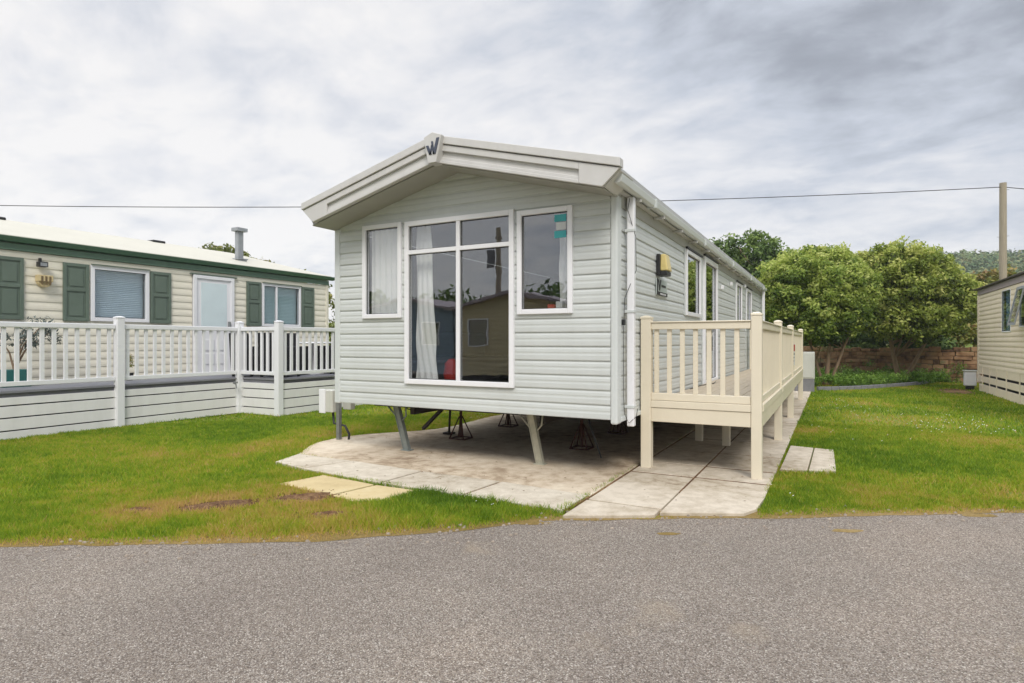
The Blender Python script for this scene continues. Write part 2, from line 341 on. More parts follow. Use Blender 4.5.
def blob(cx, cy, rx, ry, ang, z, h, n=26, seed=0):
    m = MB(); ca, sa = math.cos(ang), math.sin(ang); pts = []
    for k in range(n):
        a = 2 * math.pi * k / n; r = 1 + .45 * mnoise.noise(Vector((math.cos(a) * 1.3, math.sin(a) * 1.3, seed)))
        x, y_ = rx * r * math.cos(a), ry * r * math.sin(a); pts.append((cx + ca * x - sa * y_, cy + sa * x + ca * y_, z))
    c = (cx, cy, z + h)
    for k in range(n): m.poly([pts[k], pts[(k + 1) % n], c])
    return m
def vstrip(w0, w1, z):
    m = MB()
    for i in range(len(edge) - 1):
        a, b = edge[i], edge[i + 1]
        k0 = .5 + 1.1 * abs(mnoise.noise(Vector((a[0] * 1.7, a[1] * 1.7, 0)))); k1 = .5 + 1.1 * abs(mnoise.noise(Vector((b[0] * 1.7, b[1] * 1.7, 0))))
        m.poly([(a[0] + w0 * .5 * k0, a[1] - w0 * .86 * k0, z), (b[0] + w0 * .5 * k1, b[1] - w0 * .86 * k1, z), (b[0] - w1 * .5 * k1, b[1] + w1 * .86 * k1, z), (a[0] - w1 * .5 * k0, a[1] + w1 * .86 * k0, z)])
    return m
struct('verge', vstrip(.05, .22, .0), m_verge)
for i, (a, b, rx, ry) in enumerate(((3.03, .36, .16, .05), (2.05, -.62, .13, .04), (.85, -1.35, .10, .03), (-.2, -1.62, .2, .035))): struct('dry_patch', blob(a, b, rx, ry, .5, .0, .004, seed=i + 20), m_verge)

PAD = [(-4.02, -.50), (-4.35, .0), (-4.475, .249), (-4.53, .7), (-4.40, 1.15), (-4.19, 1.438), (-3.9, 1.8), (-3.768, 2.1), (-3.70, 2.6), (-3.78, 3.6), (-3.80, 14.4), (-.03, 14.4), (-.03, -.66)]
p = MB(); p.prism([(a, b, -.02) for a, b in PAD], (0, 0, .042)); struct('concrete_pad', p, m_conc, .004)
slabs_pale = [[(-3.86, -.98), (-3.30, -1.09), (-3.12, -.51), (-4.00, -.51)], [(-3.27, -1.10), (-2.08, -1.20), (-2.035, -.575), (-3.09, -.515)],
              [(-2.05, -1.20), (-1.09, -1.215), (-1.035, -.585), (-2.005, -.58)], [(-1.06, -1.215), (-.06, -1.24), (-.05, -.67), (-1.005, -.59)]]
p = MB()
for s in slabs_pale: p.prism([(a, b, -.02) for a, b in s], (0, 0, .05))
struct('slab_row', p, m_slab, .006)
p = MB(); y = -1.20; k = 0
cuts = [-1.25, -.78, .56, 1.18, 2.1, 3.2, 4.4, 5.6, 6.9, 8.2, 9.5, 10.9, 12.3, 14.2]
for i in range(len(cuts) - 1):
    for (a, b) in ((.0, .66), (.68, 1.40)):
        y0 = cuts[i] + (.0 if a < .5 else .03); y1 = cuts[i + 1] + (.0 if a < .5 else .03) - .045
        x0, x1 = a, b
        if i == 0:
            def ey(x): return min(edge, key=lambda q: abs(q[0] - x))[1] + .03
            p.prism([(x0, ey(x0), -.02), (x1, ey(x1), -.02), (x1, y1, -.02), (x0, y1, -.02)], (0, 0, .046)) if a < .5 else p.prism([(x0, ey(x0), -.02), (x1 - .1, ey(x1 - .1), -.02), (x1 - .02, -.4, -.02), (x1, .0, -.02), (x0, .0, -.02)], (0, 0, .046))
            continue
        if i == 1 and a > .5: y0 = .014
        if i == 0: continue
        p.prism([(x0, y0, -.02), (x1, y0, -.02), (x1, y1, -.02), (x0, y1, -.02)], (0, 0, .044 + random.uniform(-.003, .006)))
struct('paved_path', p, m_slab2, .005)
# the slab right of the path, and the sandy ones in the lawn
for nm, polys, mm in (('side_slab', [[(1.43, 1.40), (1.70, 1.50), (1.72, 3.1), (1.44, 3.14)], [(1.715, 1.505), (1.98, 1.60), (1.96, 3.06), (1.735, 3.09)]], m_slab2),
                      ('sandy_paving', [[(-3.0, -1.66), (-2.215, -1.75), (-2.125, -1.235), (-2.90, -1.155)], [(-2.175, -1.75), (-1.88, -1.80), (-1.60, -1.62), (-1.58, -1.22), (-2.085, -1.24)]], m_sand)):
    p = MB()
    for s in polys: p.prism([(a, b, -.02) for a, b in s], (0, 0, .030 if 'sand' in nm else .045))
    struct(nm, p, mm, .006)
# dark joint fill under slabs
p = MB().prism([(-3.8, -.95, -.02), (-3.27, -1.06, -.02), (-2.06, -1.17, -.02), (-.05, -1.2, -.02), (0, -.1, -.02), (1.38, -.1, -.02), (1.38, 14, -.02), (-.04, 14, -.02), (-3.8, -.6, -.02)], (0, 0, .0385)); struct('joint_bedding', p, m_soil)
SOIL = [(-2.80, -2.45, .34, .15, .85), (-2.38, -1.90, .34, .16, .75), (-1.75, -2.2, .24, .07, .6), (-3.3, -2.9, .16, .06, .9), (5.1, 15.6, .5, 1.2, 0)]
for i, (a, b, rx, ry, an) in enumerate(SOIL):
    struct('bare_soil', blob(a, b, rx, ry, an, .002, .035 if i < 4 else .01, seed=i * 3.3), m_soil)

cd_ = MB()
for (a, b, rx, ry, an) in SOIL[:4]:
    for k in range(int(620 * rx)):
        q1, q2 = random.gauss(0, .55) * rx, random.gauss(0, .6) * ry; xx, yy = a + q1 * math.cos(an) - q2 * math.sin(an), b + q1 * math.sin(an) + q2 * math.cos(an); r_ = random.uniform(.004, .012); w = [random.uniform(.5, 1.1) * r_ for _ in range(8)]
        cd_.hexa([(xx - w[0], yy - w[1], 0), (xx + w[2], yy - w[3], 0), (xx + w[4], yy + w[5], 0), (xx - w[6], yy + w[7], 0), (xx - w[1] * .6, yy - w[2] * .6, .006 + w[0]), (xx + w[3] * .5, yy - w[4] * .5, .008 + w[1] * .6), (xx + w[5] * .6, yy + w[6] * .4, .006 + w[2]), (xx - w[7] * .5, yy + w[0] * .6, .007 + w[3])])
struct('soil_clods', cd_, m_soil)
# ------------------------------------------------------------------ walls
def mapper(kind, c):
    if kind == 'front': return lambda a, d, z: (a, c - d, z)       # faces -y
    if kind == 'back': return lambda a, d, z: (a, c + d, z)
    if kind == 'right': return lambda a, d, z: (c + d, a, z)       # faces +x
    return lambda a, d, z: (c - d, a, z)                           # 'left', faces -x
PROF = [(0, .012), (.06, .0145), (.34, .014), (.45, .0105), (.52, .0105), (.60, .0125), (.78, .010), (.90, .002), (1, .001)]
PROF2 = [(0, .014), (.25, .016), (.5, .013), (.75, .006), (1, .002)]
def poff(ph, prof):
    for i in range(len(prof) - 1):
        if prof[i][0] <= ph <= prof[i + 1][0]:
            t = (ph - prof[i][0]) / (prof[i + 1][0] - prof[i][0]); return prof[i][1] * (1 - t) + prof[i + 1][1] * t
    return prof[-1][1]
def siding(m, a0, a1, z0, z1, course, holes=(), top=None, prof=PROF):
    mb = MB(); zz = set([z0, z1]); k = 0
    while z0 + k * course < z1:
        for ph, _ in prof:
            z = z0 + (k + ph) * course
            if z < z1: zz.add(round(z, 5))
        k += 1
    for h in holes: zz.add(h[2]); zz.add(h[3])
    zz = sorted(zz); zz = [z for i, z in enumerate(zz) if i == 0 or z - zz[i - 1] > 1e-4]
    rng = (lambda z: (a0, a1)) if top is None else top
    for i in range(len(zz) - 1):
        za, zb = zz[i], zz[i + 1]; zm = (za + zb) / 2; kk = math.floor((zm - z0) / course)
        oa = poff(min(1, max(0, (za - z0) / course - kk)), prof); ob = poff(min(1, max(0, (zb - z0) / course - kk)), prof)
        iv = [(a0, a1)]
        for h in holes:
            if h[2] < zm < h[3]:
                nv = []
                for (p_, q_) in iv:
                    if h[1] <= p_ or h[0] >= q_: nv.append((p_, q_)); continue
                    if h[0] > p_: nv.append((p_, h[0]))
                    if h[1] < q_: nv.append((h[1], q_))
                iv = nv
        la, ra = rng(za); lb, rb = rng(zb)
        for (p_, q_) in iv:
            pa, qa = max(p_, la), min(q_, ra); pb, qb = max(p_, lb), min(q_, rb)
            if qa - pa < 1e-3: continue
            if qb < pb: pb = qb = (pb + qb) / 2
            mb.poly([m(pa, oa, za), m(qa, oa, za), m(qb, ob, zb), m(pb, ob, zb)])
            ph0 = (za - z0) / course - kk
            if ph0 < 1e-3 and za > z0 + 1e-3:
                e = prof[-1][1]; mb.poly([m(pa, e, za), m(qa, e, za), m(qa, oa, za), m(pa, oa, za)])
    return mb
def window(parent, m, a0, a1, z0, z1, fw=.055, muls=(), trans=(), name='window', proud=.045, glass=None, gap=None):
    f = MB(); pr = proud
    f.bm(m, a0, a0 + fw, -.03, pr, z0, z1); f.bm(m, a1 - fw, a1, -.03, pr, z0, z1)
    f.bm(m, a0 + fw, a1 - fw, -.03, pr, z0, z0 + fw); f.bm(m, a0 + fw, a1 - fw, -.03, pr, z1 - fw, z1)
    fr = f.build(name, m_upvc, parent, .006)
    if muls or trans:
        b = MB(); zs_ = sorted(trans)
        for x in muls: b.bm(m, x - fw * .42, x + fw * .42, -.02, pr - .006, z0 + fw, z1 - fw)
        xs_ = [a0 + fw] + sorted(muls) + [a1 - fw]
        for z in zs_:
            for i in range(len(xs_) - 1):
                l_ = xs_[i] + (fw * .42 if i else 0); r_ = xs_[i + 1] - (fw * .42 if i < len(xs_) - 2 else 0)
                b.bm(m, l_, r_, -.02, pr - .006, z - fw * .42, z + fw * .42)
        b.build('glazing_bar', m_upvc, fr, .005)
    gk = MB(); w = .008
    xs_ = [a0 + fw] + sorted(muls) + [a1 - fw]; zs_ = [z0 + fw] + sorted(trans) + [z1 - fw]
    pane = MB()
    for i in range(len(xs_) - 1):
        for j in range(len(zs_) - 1):
            l_ = xs_[i] + (fw * .42 if i else 0); r_ = xs_[i + 1] - (fw * .42 if i < len(xs_) - 2 else 0)
            b_ = zs_[j] + (fw * .42 if j else 0); t_ = zs_[j + 1] - (fw * .42 if j < len(zs_) - 2 else 0)
            pane.bm(m, l_, r_, 0, .006, b_, t_)
            gk.bm(m, l_, l_ + w, .0065, .014, b_, t_); gk.bm(m, r_ - w, r_, .0065, .014, b_, t_)
            gk.bm(m, l_ + w, r_ - w, .0065, .014, b_, b_ + w); gk.bm(m, l_ + w, r_ - w, .0065, .014, t_ - w, t_)
    pane.build('pane', glass or m_glass, fr); gk.build('gasket', m_gasket, fr)
    return fr
def curtain(name, m, a0, a1, z0, z1, d, mm, label, pleat=.07, amp=.022, taper=0, parent=None, gather=None, group=None, tie=None):
    mb = MB(); na = max(12, int((a1 - a0) / .012)); nz = 14
    for j in range(nz + 1):
        t = j / nz; z = z1 + (z0 - z1) * t
        for i in range(na + 1):
            s = i / na; w = 1.0
            if taper: w = 1 + taper * t
            if tie: w = 1 - tie * math.exp(-((t - .62) / .16) ** 2)
            a = a0 + (a1 - a0) * s * w
            dd = d + amp * math.sin(a * 2 * math.pi / pleat / w + .8 * math.sin(a * 9)) * (.6 + .4 * t)
            mb.v.append(m(a, -dd, z))
    for j in range(nz):
        for i in range(na):
            q = j * (na + 1) + i; mb.f.append((q, q + 1, q + na + 2, q + na + 1))
    o = mb.build(name, mm, parent, smooth=True, recalc=False)
    if parent is None: tag(o, label, 'curtain', group)
    return o

# ------------------------------------------------------------------ main caravan
U0, U1, V1 = -3.85, 0.0, 13.9; ZB, ZE = .646, 2.99
RU = -1.925; RZT, RSL = 3.715, .262
def ztop(u): return RZT - RSL * abs(u - RU)
def zsof(u): return ztop(u) - .275
cav = thing('static_caravan', (RU, 6.9, 0), 'large pale grey static caravan with gabled front, raised on steel legs over a concrete pad', 'static caravan')
mf = mapper('front', 0.0); mr = mapper('right', 0.0); ml = mapper('left', U0); mbk = mapper('back', V1)
def gable(z):
    if z <= zsof(U1): return (U0 + .0, U1 - .0)
    h = (zsof(RU) - z) / RSL; return (RU - max(h, 0), RU + max(h, 0))
FW = [(-3.374, -2.745, 1.742, 2.93), (-2.692, -1.168, .932, 2.92), (-1.128, -.468, 1.748, 2.89)]
siding(mf, U0 + .07, U1 - .055, ZB, zsof(RU), .151, FW, gable).build('front_wall', m_side, cav)
SW = [(3.17, 4.27, 1.84, 2.83), (4.56, 5.86, .70, 2.90), (8.4, 9.3, 1.80, 2.80), (10.2, 11.2, 1.80, 2.80)]
siding(mr, .10, V1 - .08, ZB, 2.84, .151, SW).build('side_wall', m_side, cav)
siding(ml, .08, V1 - .08, ZB, 2.90, .151, []).build('side_wall', m_side, cav)
siding(mbk, U0 + .08, U1 - .08, ZB, zsof(RU), .151, [], gable).build('rear_wall', m_side, cav)
c = MB(); c.box(-.055, .024, -.024, .12, .60, 2.95); c.build('corner_post', m_trim, cav, .02)
c = MB(); c.box(U0 - .022, U0 + .07, -.022, .08, ZB - .01, 2.93); c.build('corner_post', m_trim, cav, .012)
for x in (U0 - .02, -.08):
    MB().box(x, x + .1, V1 - .08, V1 + .02, ZB - .01, 2.93).build('corner_post', m_trim, cav, .01)
MB().box(.001, .026, .10, V1 - .08, 2.84, 2.965).build('frieze_board', m_soffit, cav, .004)
MB().box(.001, .030, .10, V1 - .08, ZB - .028, ZB + .02).build('bottom_trim', m_trim, cav, .006)
# floor, ceiling, inner walls
MB().box(U0 + .03, U1 - .03, .03, V1 - .03, ZB + .01, ZB + .10).build('floor', m_under, cav)
i_ = MB(); i_.box(U0 + .05, U1 - .05, .06, V1 - .06, ZB + .11, ZB + .125); i_.box(U0 + .05, U1 - .05, .06, V1 - .06, 2.93, 2.95)
i_.box(U0 + .05, U1 - .05, 6.6, 6.65, ZB + .13, 2.92); i_.box(U0 + .05, U0 + .06, .06, V1 - .06, ZB + .13, 2.92); i_.build('interior_lining', m_inter, cav)
# roof
r_ = MB(); pr = [(U0 - .14, -.40), (RU, 0), (U1 + .14, 0)]
sec = [(U0 - .10, ztop(U0 - .10) - .012), (RU, RZT - .012), (U1 + .10, ztop(U1 + .10) - .012), (U1 + .10, ztop(U1 + .10) - .10), (U1 + .01, zsof(U1) + .005), (RU, zsof(RU) + .005), (U0 - .01, zsof(U0) + .005), (U0 - .10, ztop(U0 - .10) - .10)]
r_.prism([(u, -.40, z) for u, z in sec], (0, V1 + .6, 0)); roof = r_.build('roof', m_roofm, cav)
s_ = MB()
for (ua, ub) in ((U0 - .02, RU), (RU, U1 + .02)):
    s_.hexa([(ua, -.40, zsof(ua) - .012), (ub, -.40, zsof(ub) - .012), (ub, -.0, zsof(ub) - .012), (ua, -.0, zsof(ua) - .012), (ua, -.40, zsof(ua) + .004), (ub, -.40, zsof(ub) + .004), (ub, -.0, zsof(ub) + .004), (ua, -.0, zsof(ua) + .004)])
s_.build('soffit', m_soffit, roof)
def para(mb, ua, ub, t0, t1, v0, v1, ca=0, cb_=0):      # t measured down from the roof line
    mb.hexa([(ua + ca, v0, ztop(ua + ca) - t1), (ub - cb_, v0, ztop(ub - cb_) - t1), (ub - cb_, v1, ztop(ub - cb_) - t1), (ua + ca, v1, ztop(ua + ca) - t1),
             (ua, v0, ztop(ua) - t0), (ub, v0, ztop(ub) - t0), (ub, v1, ztop(ub) - t0), (ua, v1, ztop(ua) - t0)])
for sgn, nm in ((-1, 'l'), (1, 'r')):
    HW = 2.035 if sgn < 0 else 2.13; e = RU + sgn * HW
    lo, hi = (e, RU) if sgn < 0 else (RU, e)
    def pp(mb, x0, x1, t0, t1, v0, v1, cut=0):   # x measured from the outer tip towards the ridge
        if sgn < 0: para(mb, e + x0, e + x1, t0, t1, v0, v1, cut, 0)
        else: para(mb, e - x1, e - x0, t0, t1, v0, v1, 0, cut)
    bb = MB()
    pp(bb, 0, HW, -.012, .072, -.505, -.40)                      # top band
    pp(bb, .012, HW, .080, .275, -.455, -.405, .17)              # back plate
    pp(bb, .006, .42, .080, .285, -.487, -.456, .175)               # solid end piece
    pp(bb, .4201, HW, .080, .150, -.487, -.456)
    pp(bb, .4201, HW, .215, .250, -.474, -.456)
    pp(bb, .4201, HW, .2505, .288, -.492, -.456)
    bb.build('bargeboard', m_fascia, roof, .006)
    # boxed side return under the end of the board
    rr = MB(); ue = e - sgn * .17
    x_in = U0 - .0 if sgn < 0 else U1
    zt = ztop(ue) - .283
    pts = [(ue, -.45, zt), (e - sgn * .015, -.45, ztop(e) - .09), (e - sgn * .015, -.02, ztop(e) - .09), (x_in + sgn * .012, -.02, zt + .01)]
    a, b, c_, d = [Vector(q) for q in pts]
    rr.hexa([a, b, c_, d, a + Vector((-sgn * .02, 0, .02)), b + Vector((-sgn * .02, 0, .0)), c_ + Vector((-sgn * .02, 0, 0)), d + Vector((-sgn * .02, 0, .02))])
    rr.build('eaves_return', m_fascia, roof, .004)
kz = [(-2.01, 3.69), (RU + .03, 3.735), (-1.775, 3.69), (-1.845, 3.40), (-1.955, 3.40)]
kc = MB().prism([(u, -.56, z) for u, z in kz], (0, .14, 0)); key = kc.build('ridge_keystone', m_fascia, roof, .006)
e_ = MB()
def slant(u0, u1, z0, z1, w):   # slanted emblem stroke
    z0 -= .06; z1 -= .07
    e_.hexa([(u0, -.568, z0), (u0 + w, -.568, z0), (u0 + w, -.559, z0), (u0, -.559, z0), (u1, -.568, z1), (u1 + w, -.568, z1), (u1 + w, -.559, z1), (u1, -.559, z1)])
slant(-1.93, -1.975, 3.55, 3.66, .034); slant(-1.93, -1.905, 3.55, 3.66, .022); slant(-1.882, -1.905, 3.55, 3.70, .022); slant(-1.882, -1.835, 3.55, 3.73, .036)
e_.build('emblem', m_slate, key)
# gutter, brackets, downpipes
gx = U1 + .085
gt = MB(); prof_g = [(gx, 2.995), (gx + .015, 2.98), (gx + .05, 2.972), (gx + .085, 2.985), (gx + .10, 3.05), (gx + .088, 3.06), (gx, 3.05)]
gt.prism([(a, -.36, b) for a, b in prof_g], (0, V1 + .3, 0)); gut = gt.build('gutter', m_trim, cav, .004)
k = .35; b = MB(); bq = MB()
while k < V1:
    MB().box(.03, gx + .07, k, k + .035, 2.935, 2.964).build('gutter_bracket', m_fascia, cav)
    if k % 3 < 1: MB().box(gx - .005, gx + .106, k + .5, k + .55, 2.967, 3.065).build('gutter_joint', m_trim, gut)
    k += 1.0
MB().box(.03, gx - .002, -.02, V1 + .1, 2.966, 2.982).build('eaves_board', m_fascia, cav)
dp = MB(); dp.box(.045, .120, .215, .29, .56, 2.965); dpo = dp.build('downpipe', m_upvc, cav, .01)
for z in (.75, 1.75, 2.6): MB().box(.022, .126, .207, .298, z, z + .03).build('pipe_clip', m_trim, dpo, .004)
MB().box(.075, .15, V1 - .45, V1 - .375, .6, 3.0).build('downpipe', m_upvc, cav, .01)
cb2 = MB(); cb2.tube([(.10, .14, 2.93), (.07, .17, 2.82), (.13, .25, 2.55), (.13, .27, 2.2), (.04, .16, 1.9), (.03, .15, 1.5), (.03, .15, .9), (.04, .15, .70), (.08, .17, .60), (.135, .25, .66), (.135, .31, .74)], .0035, 6)
cb2.build('cable', m_cable, cav, smooth=True)
# windows
w1 = window(cav, mf, *FW[0]); w2 = window(cav, mf, *FW[1], .06, (-1.91,), (2.54,)); w3 = window(cav, mf, *FW[2])
st = MB(); m_stk = mat('teal sticker', (.05, .38, .40), .5); m_stw = mat('white sticker', (.6, .62, .62), .5)
for (z, h) in ((2.735, .075), (2.56, .075)): MB().bm(mf, -.685, -.548, .0072, .010, z, z + h).build('sticker', m_stk, w3)
st = MB().bm(mf, -.665, -.552, .0072, .010, 2.645, 2.725); st.build('sticker', m_stw, w3)
ws = window(cav, mr, *SW[0], .06, (), ()); 
for h in SW[2:]: window(cav, mr, *h, .06)
for h in SW: MB().bm(mr, h[0] - .03, h[1] + .03, .02, .062, h[3] + .006, h[3] + .03).build('drip_strip', m_dark, cav)
# trims beside the side windows
for x in (SW[0][0] - .07, SW[1][0] - .14, SW[2][0] - .07, SW[3][0] - .07): MB().bm(mr, x, x + .05, .015, .028, SW[0][2] if x < 4 else .7, 2.84).build('cover_strip', m_trim, cav, .003)
door = window(cav, mr, *SW[1], .085, (), (), 'glazed_door', .05)
MB().bm(mr, 5.10, 5.125, .05, .10, 1.62, 1.76).build('handle', m_galv, door, .004)
# wall lamp and name plate
lp = MB(); lp.bm(mr, 1.50, 1.72, .02, .065, 2.27, 2.54); lp.bm(mr, 1.50, 1.72, .0651, .15, 2.27, 2.325); lamp = lp.build('wall_lamp', m_dark, cav, .01)
sh = MB(); sh.hexa([mr(1.505, .0655, 2.327), mr(1.715, .0655, 2.327), mr(1.715, .165, 2.327), mr(1.505, .165, 2.327), mr(1.515, .0655, 2.535), mr(1.705, .0655, 2.535), mr(1.705, .13, 2.535), mr(1.515, .13, 2.535)])
sh.build('lamp_shade', m_yel, lamp, .015)
pq = MB().bm(mr, 1.47, 1.98, .02, .034, 2.03, 2.235); plate = pq.build('name_plate', mat('silver plate', (.42, .47, .45), .35, .08, 6), cav, .003)
pm = MB(); pm.bm(mr, 1.47, 1.515, .0345, .040, 2.03, 2.235); pm.bm(mr, 1.5152, 1.98, .0345, .040, 2.03, 2.075)
for (a0, b0_, a1) in ((1.545, 1.60, 0), (1.655, 1.60, 0)):
    pm.hexa([mr(b0_ - .018, .0345, 2.09), mr(b0_ + .018, .0345, 2.09), mr(b0_ + .018, .039, 2.09), mr(b0_ - .018, .039, 2.09), mr(a0 - .018, .0345, 2.225), mr(a0 + .018, .0345, 2.225), mr(a0 + .018, .039, 2.225), mr(a0 - .018, .039, 2.225)])
for k in range(5): pm.bm(mr, 1.70 + k * .045, 1.728 + k * .045, .0345, .037, 2.14, 2.17)
pm.build('lettering', m_dark, plate)
pm = MB()
for k in range(6): pm.bm(mr, 1.62 + k * .05, 1.65 + k * .05, .0405, .042, 2.04, 2.062)
pm.build('lettering', m_upvc, plate)
for v, z in ((7.5, 2.72), (9.75, 2.86), (6.35, 2.55)):
    MB().bm(mr, v, v + .07, .015, .07, z - .08, z).build('wall_vent', m_upvc, cav, .01)
MB().bm(mr, .125, .165, .015, .05, 1.62, 1.68).build('wall_socket', m_dark, cav, .005)
# chassis and legs
for u in (-2.87, -1.0):
    ch = MB(); ch.box(u - .035, u + .035, .35, V1 - .3, .50, .645); ch.build('chassis_beam', m_chassis, cav)
cm = MB()
for v in (.45, 1.55, 2.9, 4.6, 6.2, 7.8, 9.4, 11, 12.6): cm.box(-3.6, -.25, v, v + .06, .57, .645)
cm.build('cross_member', m_chassis, cav)
for u in (-2.55, -1.3):
    for v in (6.2, 7.2):
        w = MB(); n = 20
        w.tube([(u - .09, v, .34), (u - .07, v, .34), (u + .07, v, .34), (u + .09, v, .34)], [.26, .31, .31, .26], 20); w.build('wheel', m_dark, cav, .01)
def leg(top, foot, m, w=.075):
    g = MB(); t, f = Vector(top), Vector(foot)
    d = (f - t).normalized()
    side = Vector((0, 1, 0)).cross(d).normalized(); fr = d.cross(side)
    for a in (-1, 1):   # channel section: web and two flanges
        p0 = t + side * a * w / 2; p1 = f + side * a * w / 2
        g.beam(p0, p1, .008, .055) if False else g.hexa([p1 - fr * .03 - side * .004, p1 + fr * .03 - side * .004, p1 + fr * .03 + side * .004, p1 - fr * .03 + side * .004, p0 - fr * .03 - side * .004, p0 + fr * .03 - side * .004, p0 + fr * .03 + side * .004, p0 - fr * .03 + side * .004])
    a = side * (w / 2 - .0045)
    g.hexa([f - a - fr * .02, f + a - fr * .02, f + a - fr * .012, f - a - fr * .012, t - a - fr * .02, t + a - fr * .02, t + a - fr * .012, t - a - fr * .012])
    g.box(f.x - .07, f.x + .07, f.y - .05, f.y + .05, .023, .034)
    o = g.build('corner_leg', m, cav)
    mid = t.lerp(f, .42); b = MB()
    for s in (-1, 1): b.tube([mid, mid + Vector((s * .09, 0, .10)), (t.x + s * .16, t.y + .0, .62)], .011, 6)
    b.build('brace', m, o, smooth=True)
leg((-3.10, .30, .64), (-2.97, .37, .03), m_steelp); leg((-1.13, .30, .64), (-1.05, .40, .03), m_limeleg)
leg((-3.0, V1 - .6, .64), (-2.9, V1 - .6, .03), m_steelp); leg((-1.0, V1 - .6, .64), (-.9, V1 - .6, .03), m_steelp)
dt = MB(); dt.tube([(-3.62, 1.0, .62), (-3.35, .85, .50), (-3.05, .8, .46), (-2.75, .78, .55), (-2.6, .9, .63)], .008, 6); MB().tube([(-.75, 1.1, .62), (-.66, 1.0, .42), (-.5, .95, .05)], .012, 6).build('hanging_cable', m_cable, cav, smooth=True)
dt.build('hanging_cable', m_cable, cav, smooth=True)
hb = MB(); hb.beam((-3.0, 1.45, .60), (-3.72, 1.72, .08), .045); hb.beam((-3.05, 1.5, .6), (-3.25, 1.75, .05), .03, .05); hb.box(-3.32, -3.18, 1.68, 1.82, .03, .055); hb.beam((-2.9, .9, .585), (-2.1, 1.5, .585), .08, .10)
hb.build('drawbar', m_chassis, cav)
# axle stands (separate things)
def stand(loc, label):
    t = thing('axle_stand', (0, 0, 0), label, 'axle stand', 'axle stands under the grey caravan')
    MB().tube([(0, 0, .02), (0, 0, .45)], .022, 10).build('stem', m_rust, t); MB().box(-.05, .05, -.05, .05, .45, .475).build('cradle', m_rust, t)
    fl = MB(); q = []
    for k in range(4):
        a = R(45 + 90 * k); fl.tube([(.17 * math.cos(a), .17 * math.sin(a), .01), (.02 * math.cos(a), .02 * math.sin(a), .33)], .010, 6); q.append((.17 * math.cos(a), .17 * math.sin(a), .01))
    fl.build('leg', m_rust, t, smooth=True); b = MB()
    for k in range(4): b.beam(q[k], q[(k + 1) % 4], .03, .012)
    b.build('base_frame', m_rust, t); return t
s0 = stand(None, 'rusty red axle stand under the caravan, nearest to the left front leg'); s0.location = (-2.87, 1.5, .022)
for loc, lb in (((-2.87, 2.95, .022), 'rusty axle stand under the caravan, second one back behind the left front leg'), ((-1.0, 1.58, .022), 'dark red axle stand in the shade behind the right front leg'),
                ((-2.87, 4.6, .022), 'rusty axle stand third back on the left under the caravan'), ((-1.0, 3.1, .022), 'dark axle stand deep in shade, second back on the deck side')):
    c_ = copy_tree(s0, None, loc); c_['label'] = lb
# curtains and things inside
curtain('curtain', mf, -3.33, -2.75, 1.80, 2.88, .10, m_voile, 'white net curtain filling the left front window', .085, .022)
curtain('curtain', mf, -2.64, -2.42, .98, 2.88, .14, m_voile, 'white net curtain hanging at the left side of the tall front window', .06, .016, .45)
curtain('curtain', mf, -.70, -.55, 1.80, 2.62, .16, m_voile, 'narrow white curtain at the right edge of the right front window', .05, .02, .12)
rb = MB(); rb.lathe((-2.30, .42, .90), [(.07, 0), (.10, .03), (.105, .14), (.08, .22), (.085, .27), (.04, .33)], 14)
for i, v in enumerate(rb.v): rb.v[i] = (v[0] + .03 * mnoise.noise(Vector(v) * 6), v[1], v[2])
tag(rb.build('bag', m_red, None, smooth=True), 'red cloth bag standing inside the tall front window', 'bag')
for i, (a, z, h, mm, lb) in enumerate(((-.80, 1.765, .09, m_red, 'small red box on the sill of the right front window'), (-.70, 1.765, .12, m_stw, 'small white box on the sill of the right front window'))):
    b = MB().bm(mf, a, a + .075, -.14, -.06, z, z + h); tag(b.build('box', mm, None, .004), lb, 'box', 'boxes on the window sill')
MB().bm(mf, -1.13, -.5, -.2, -.03, 1.735, 1.763).build('inner_sill', m_upvc, w3)
sf = MB(); sf.box(-3.7, -3.0, .5, 3.2, .78, 1.2); sf.box(-3.75, -3.45, .5, 3.2, 1.2, 1.6); so_ = sf.build('sofa', mat('grey sofa fabric', (.13, .13, .14), .9), None, .05); tag(so_, 'dark grey sofa inside the caravan behind the net curtains', 'sofa')

# ------------------------------------------------------------------ meter box on its post, left front corner
mbx = thing('meter_post', (-4.37, .59, 0), 'grey meter box on a steel post at the left front corner of the caravan', 'meter box')
MB().box(-4.42, -4.365, .56, .62, 0, .62).build('post', m_galv, mbx, .004)
MB().box(-4.665, -4.43, .50, .66, .42, .74).build('box', m_grey, mbx, .01)
MB().box(-4.68, -4.56, .480, .499, .405, .755).build('door', m_upvc, mbx, .006)
MB().box(-4.355, -4.20, .63, .72, .46, .64).build('switch_box', m_grey, mbx, .01)
MB().tube([(-4.52, .60, .42), (-4.50, .60, .25), (-4.32, .64, .22), (-4.26, .66, .1), (-4.27, .66, .0)], .018, 8).build('cable', m_cable, mbx, smooth=True)

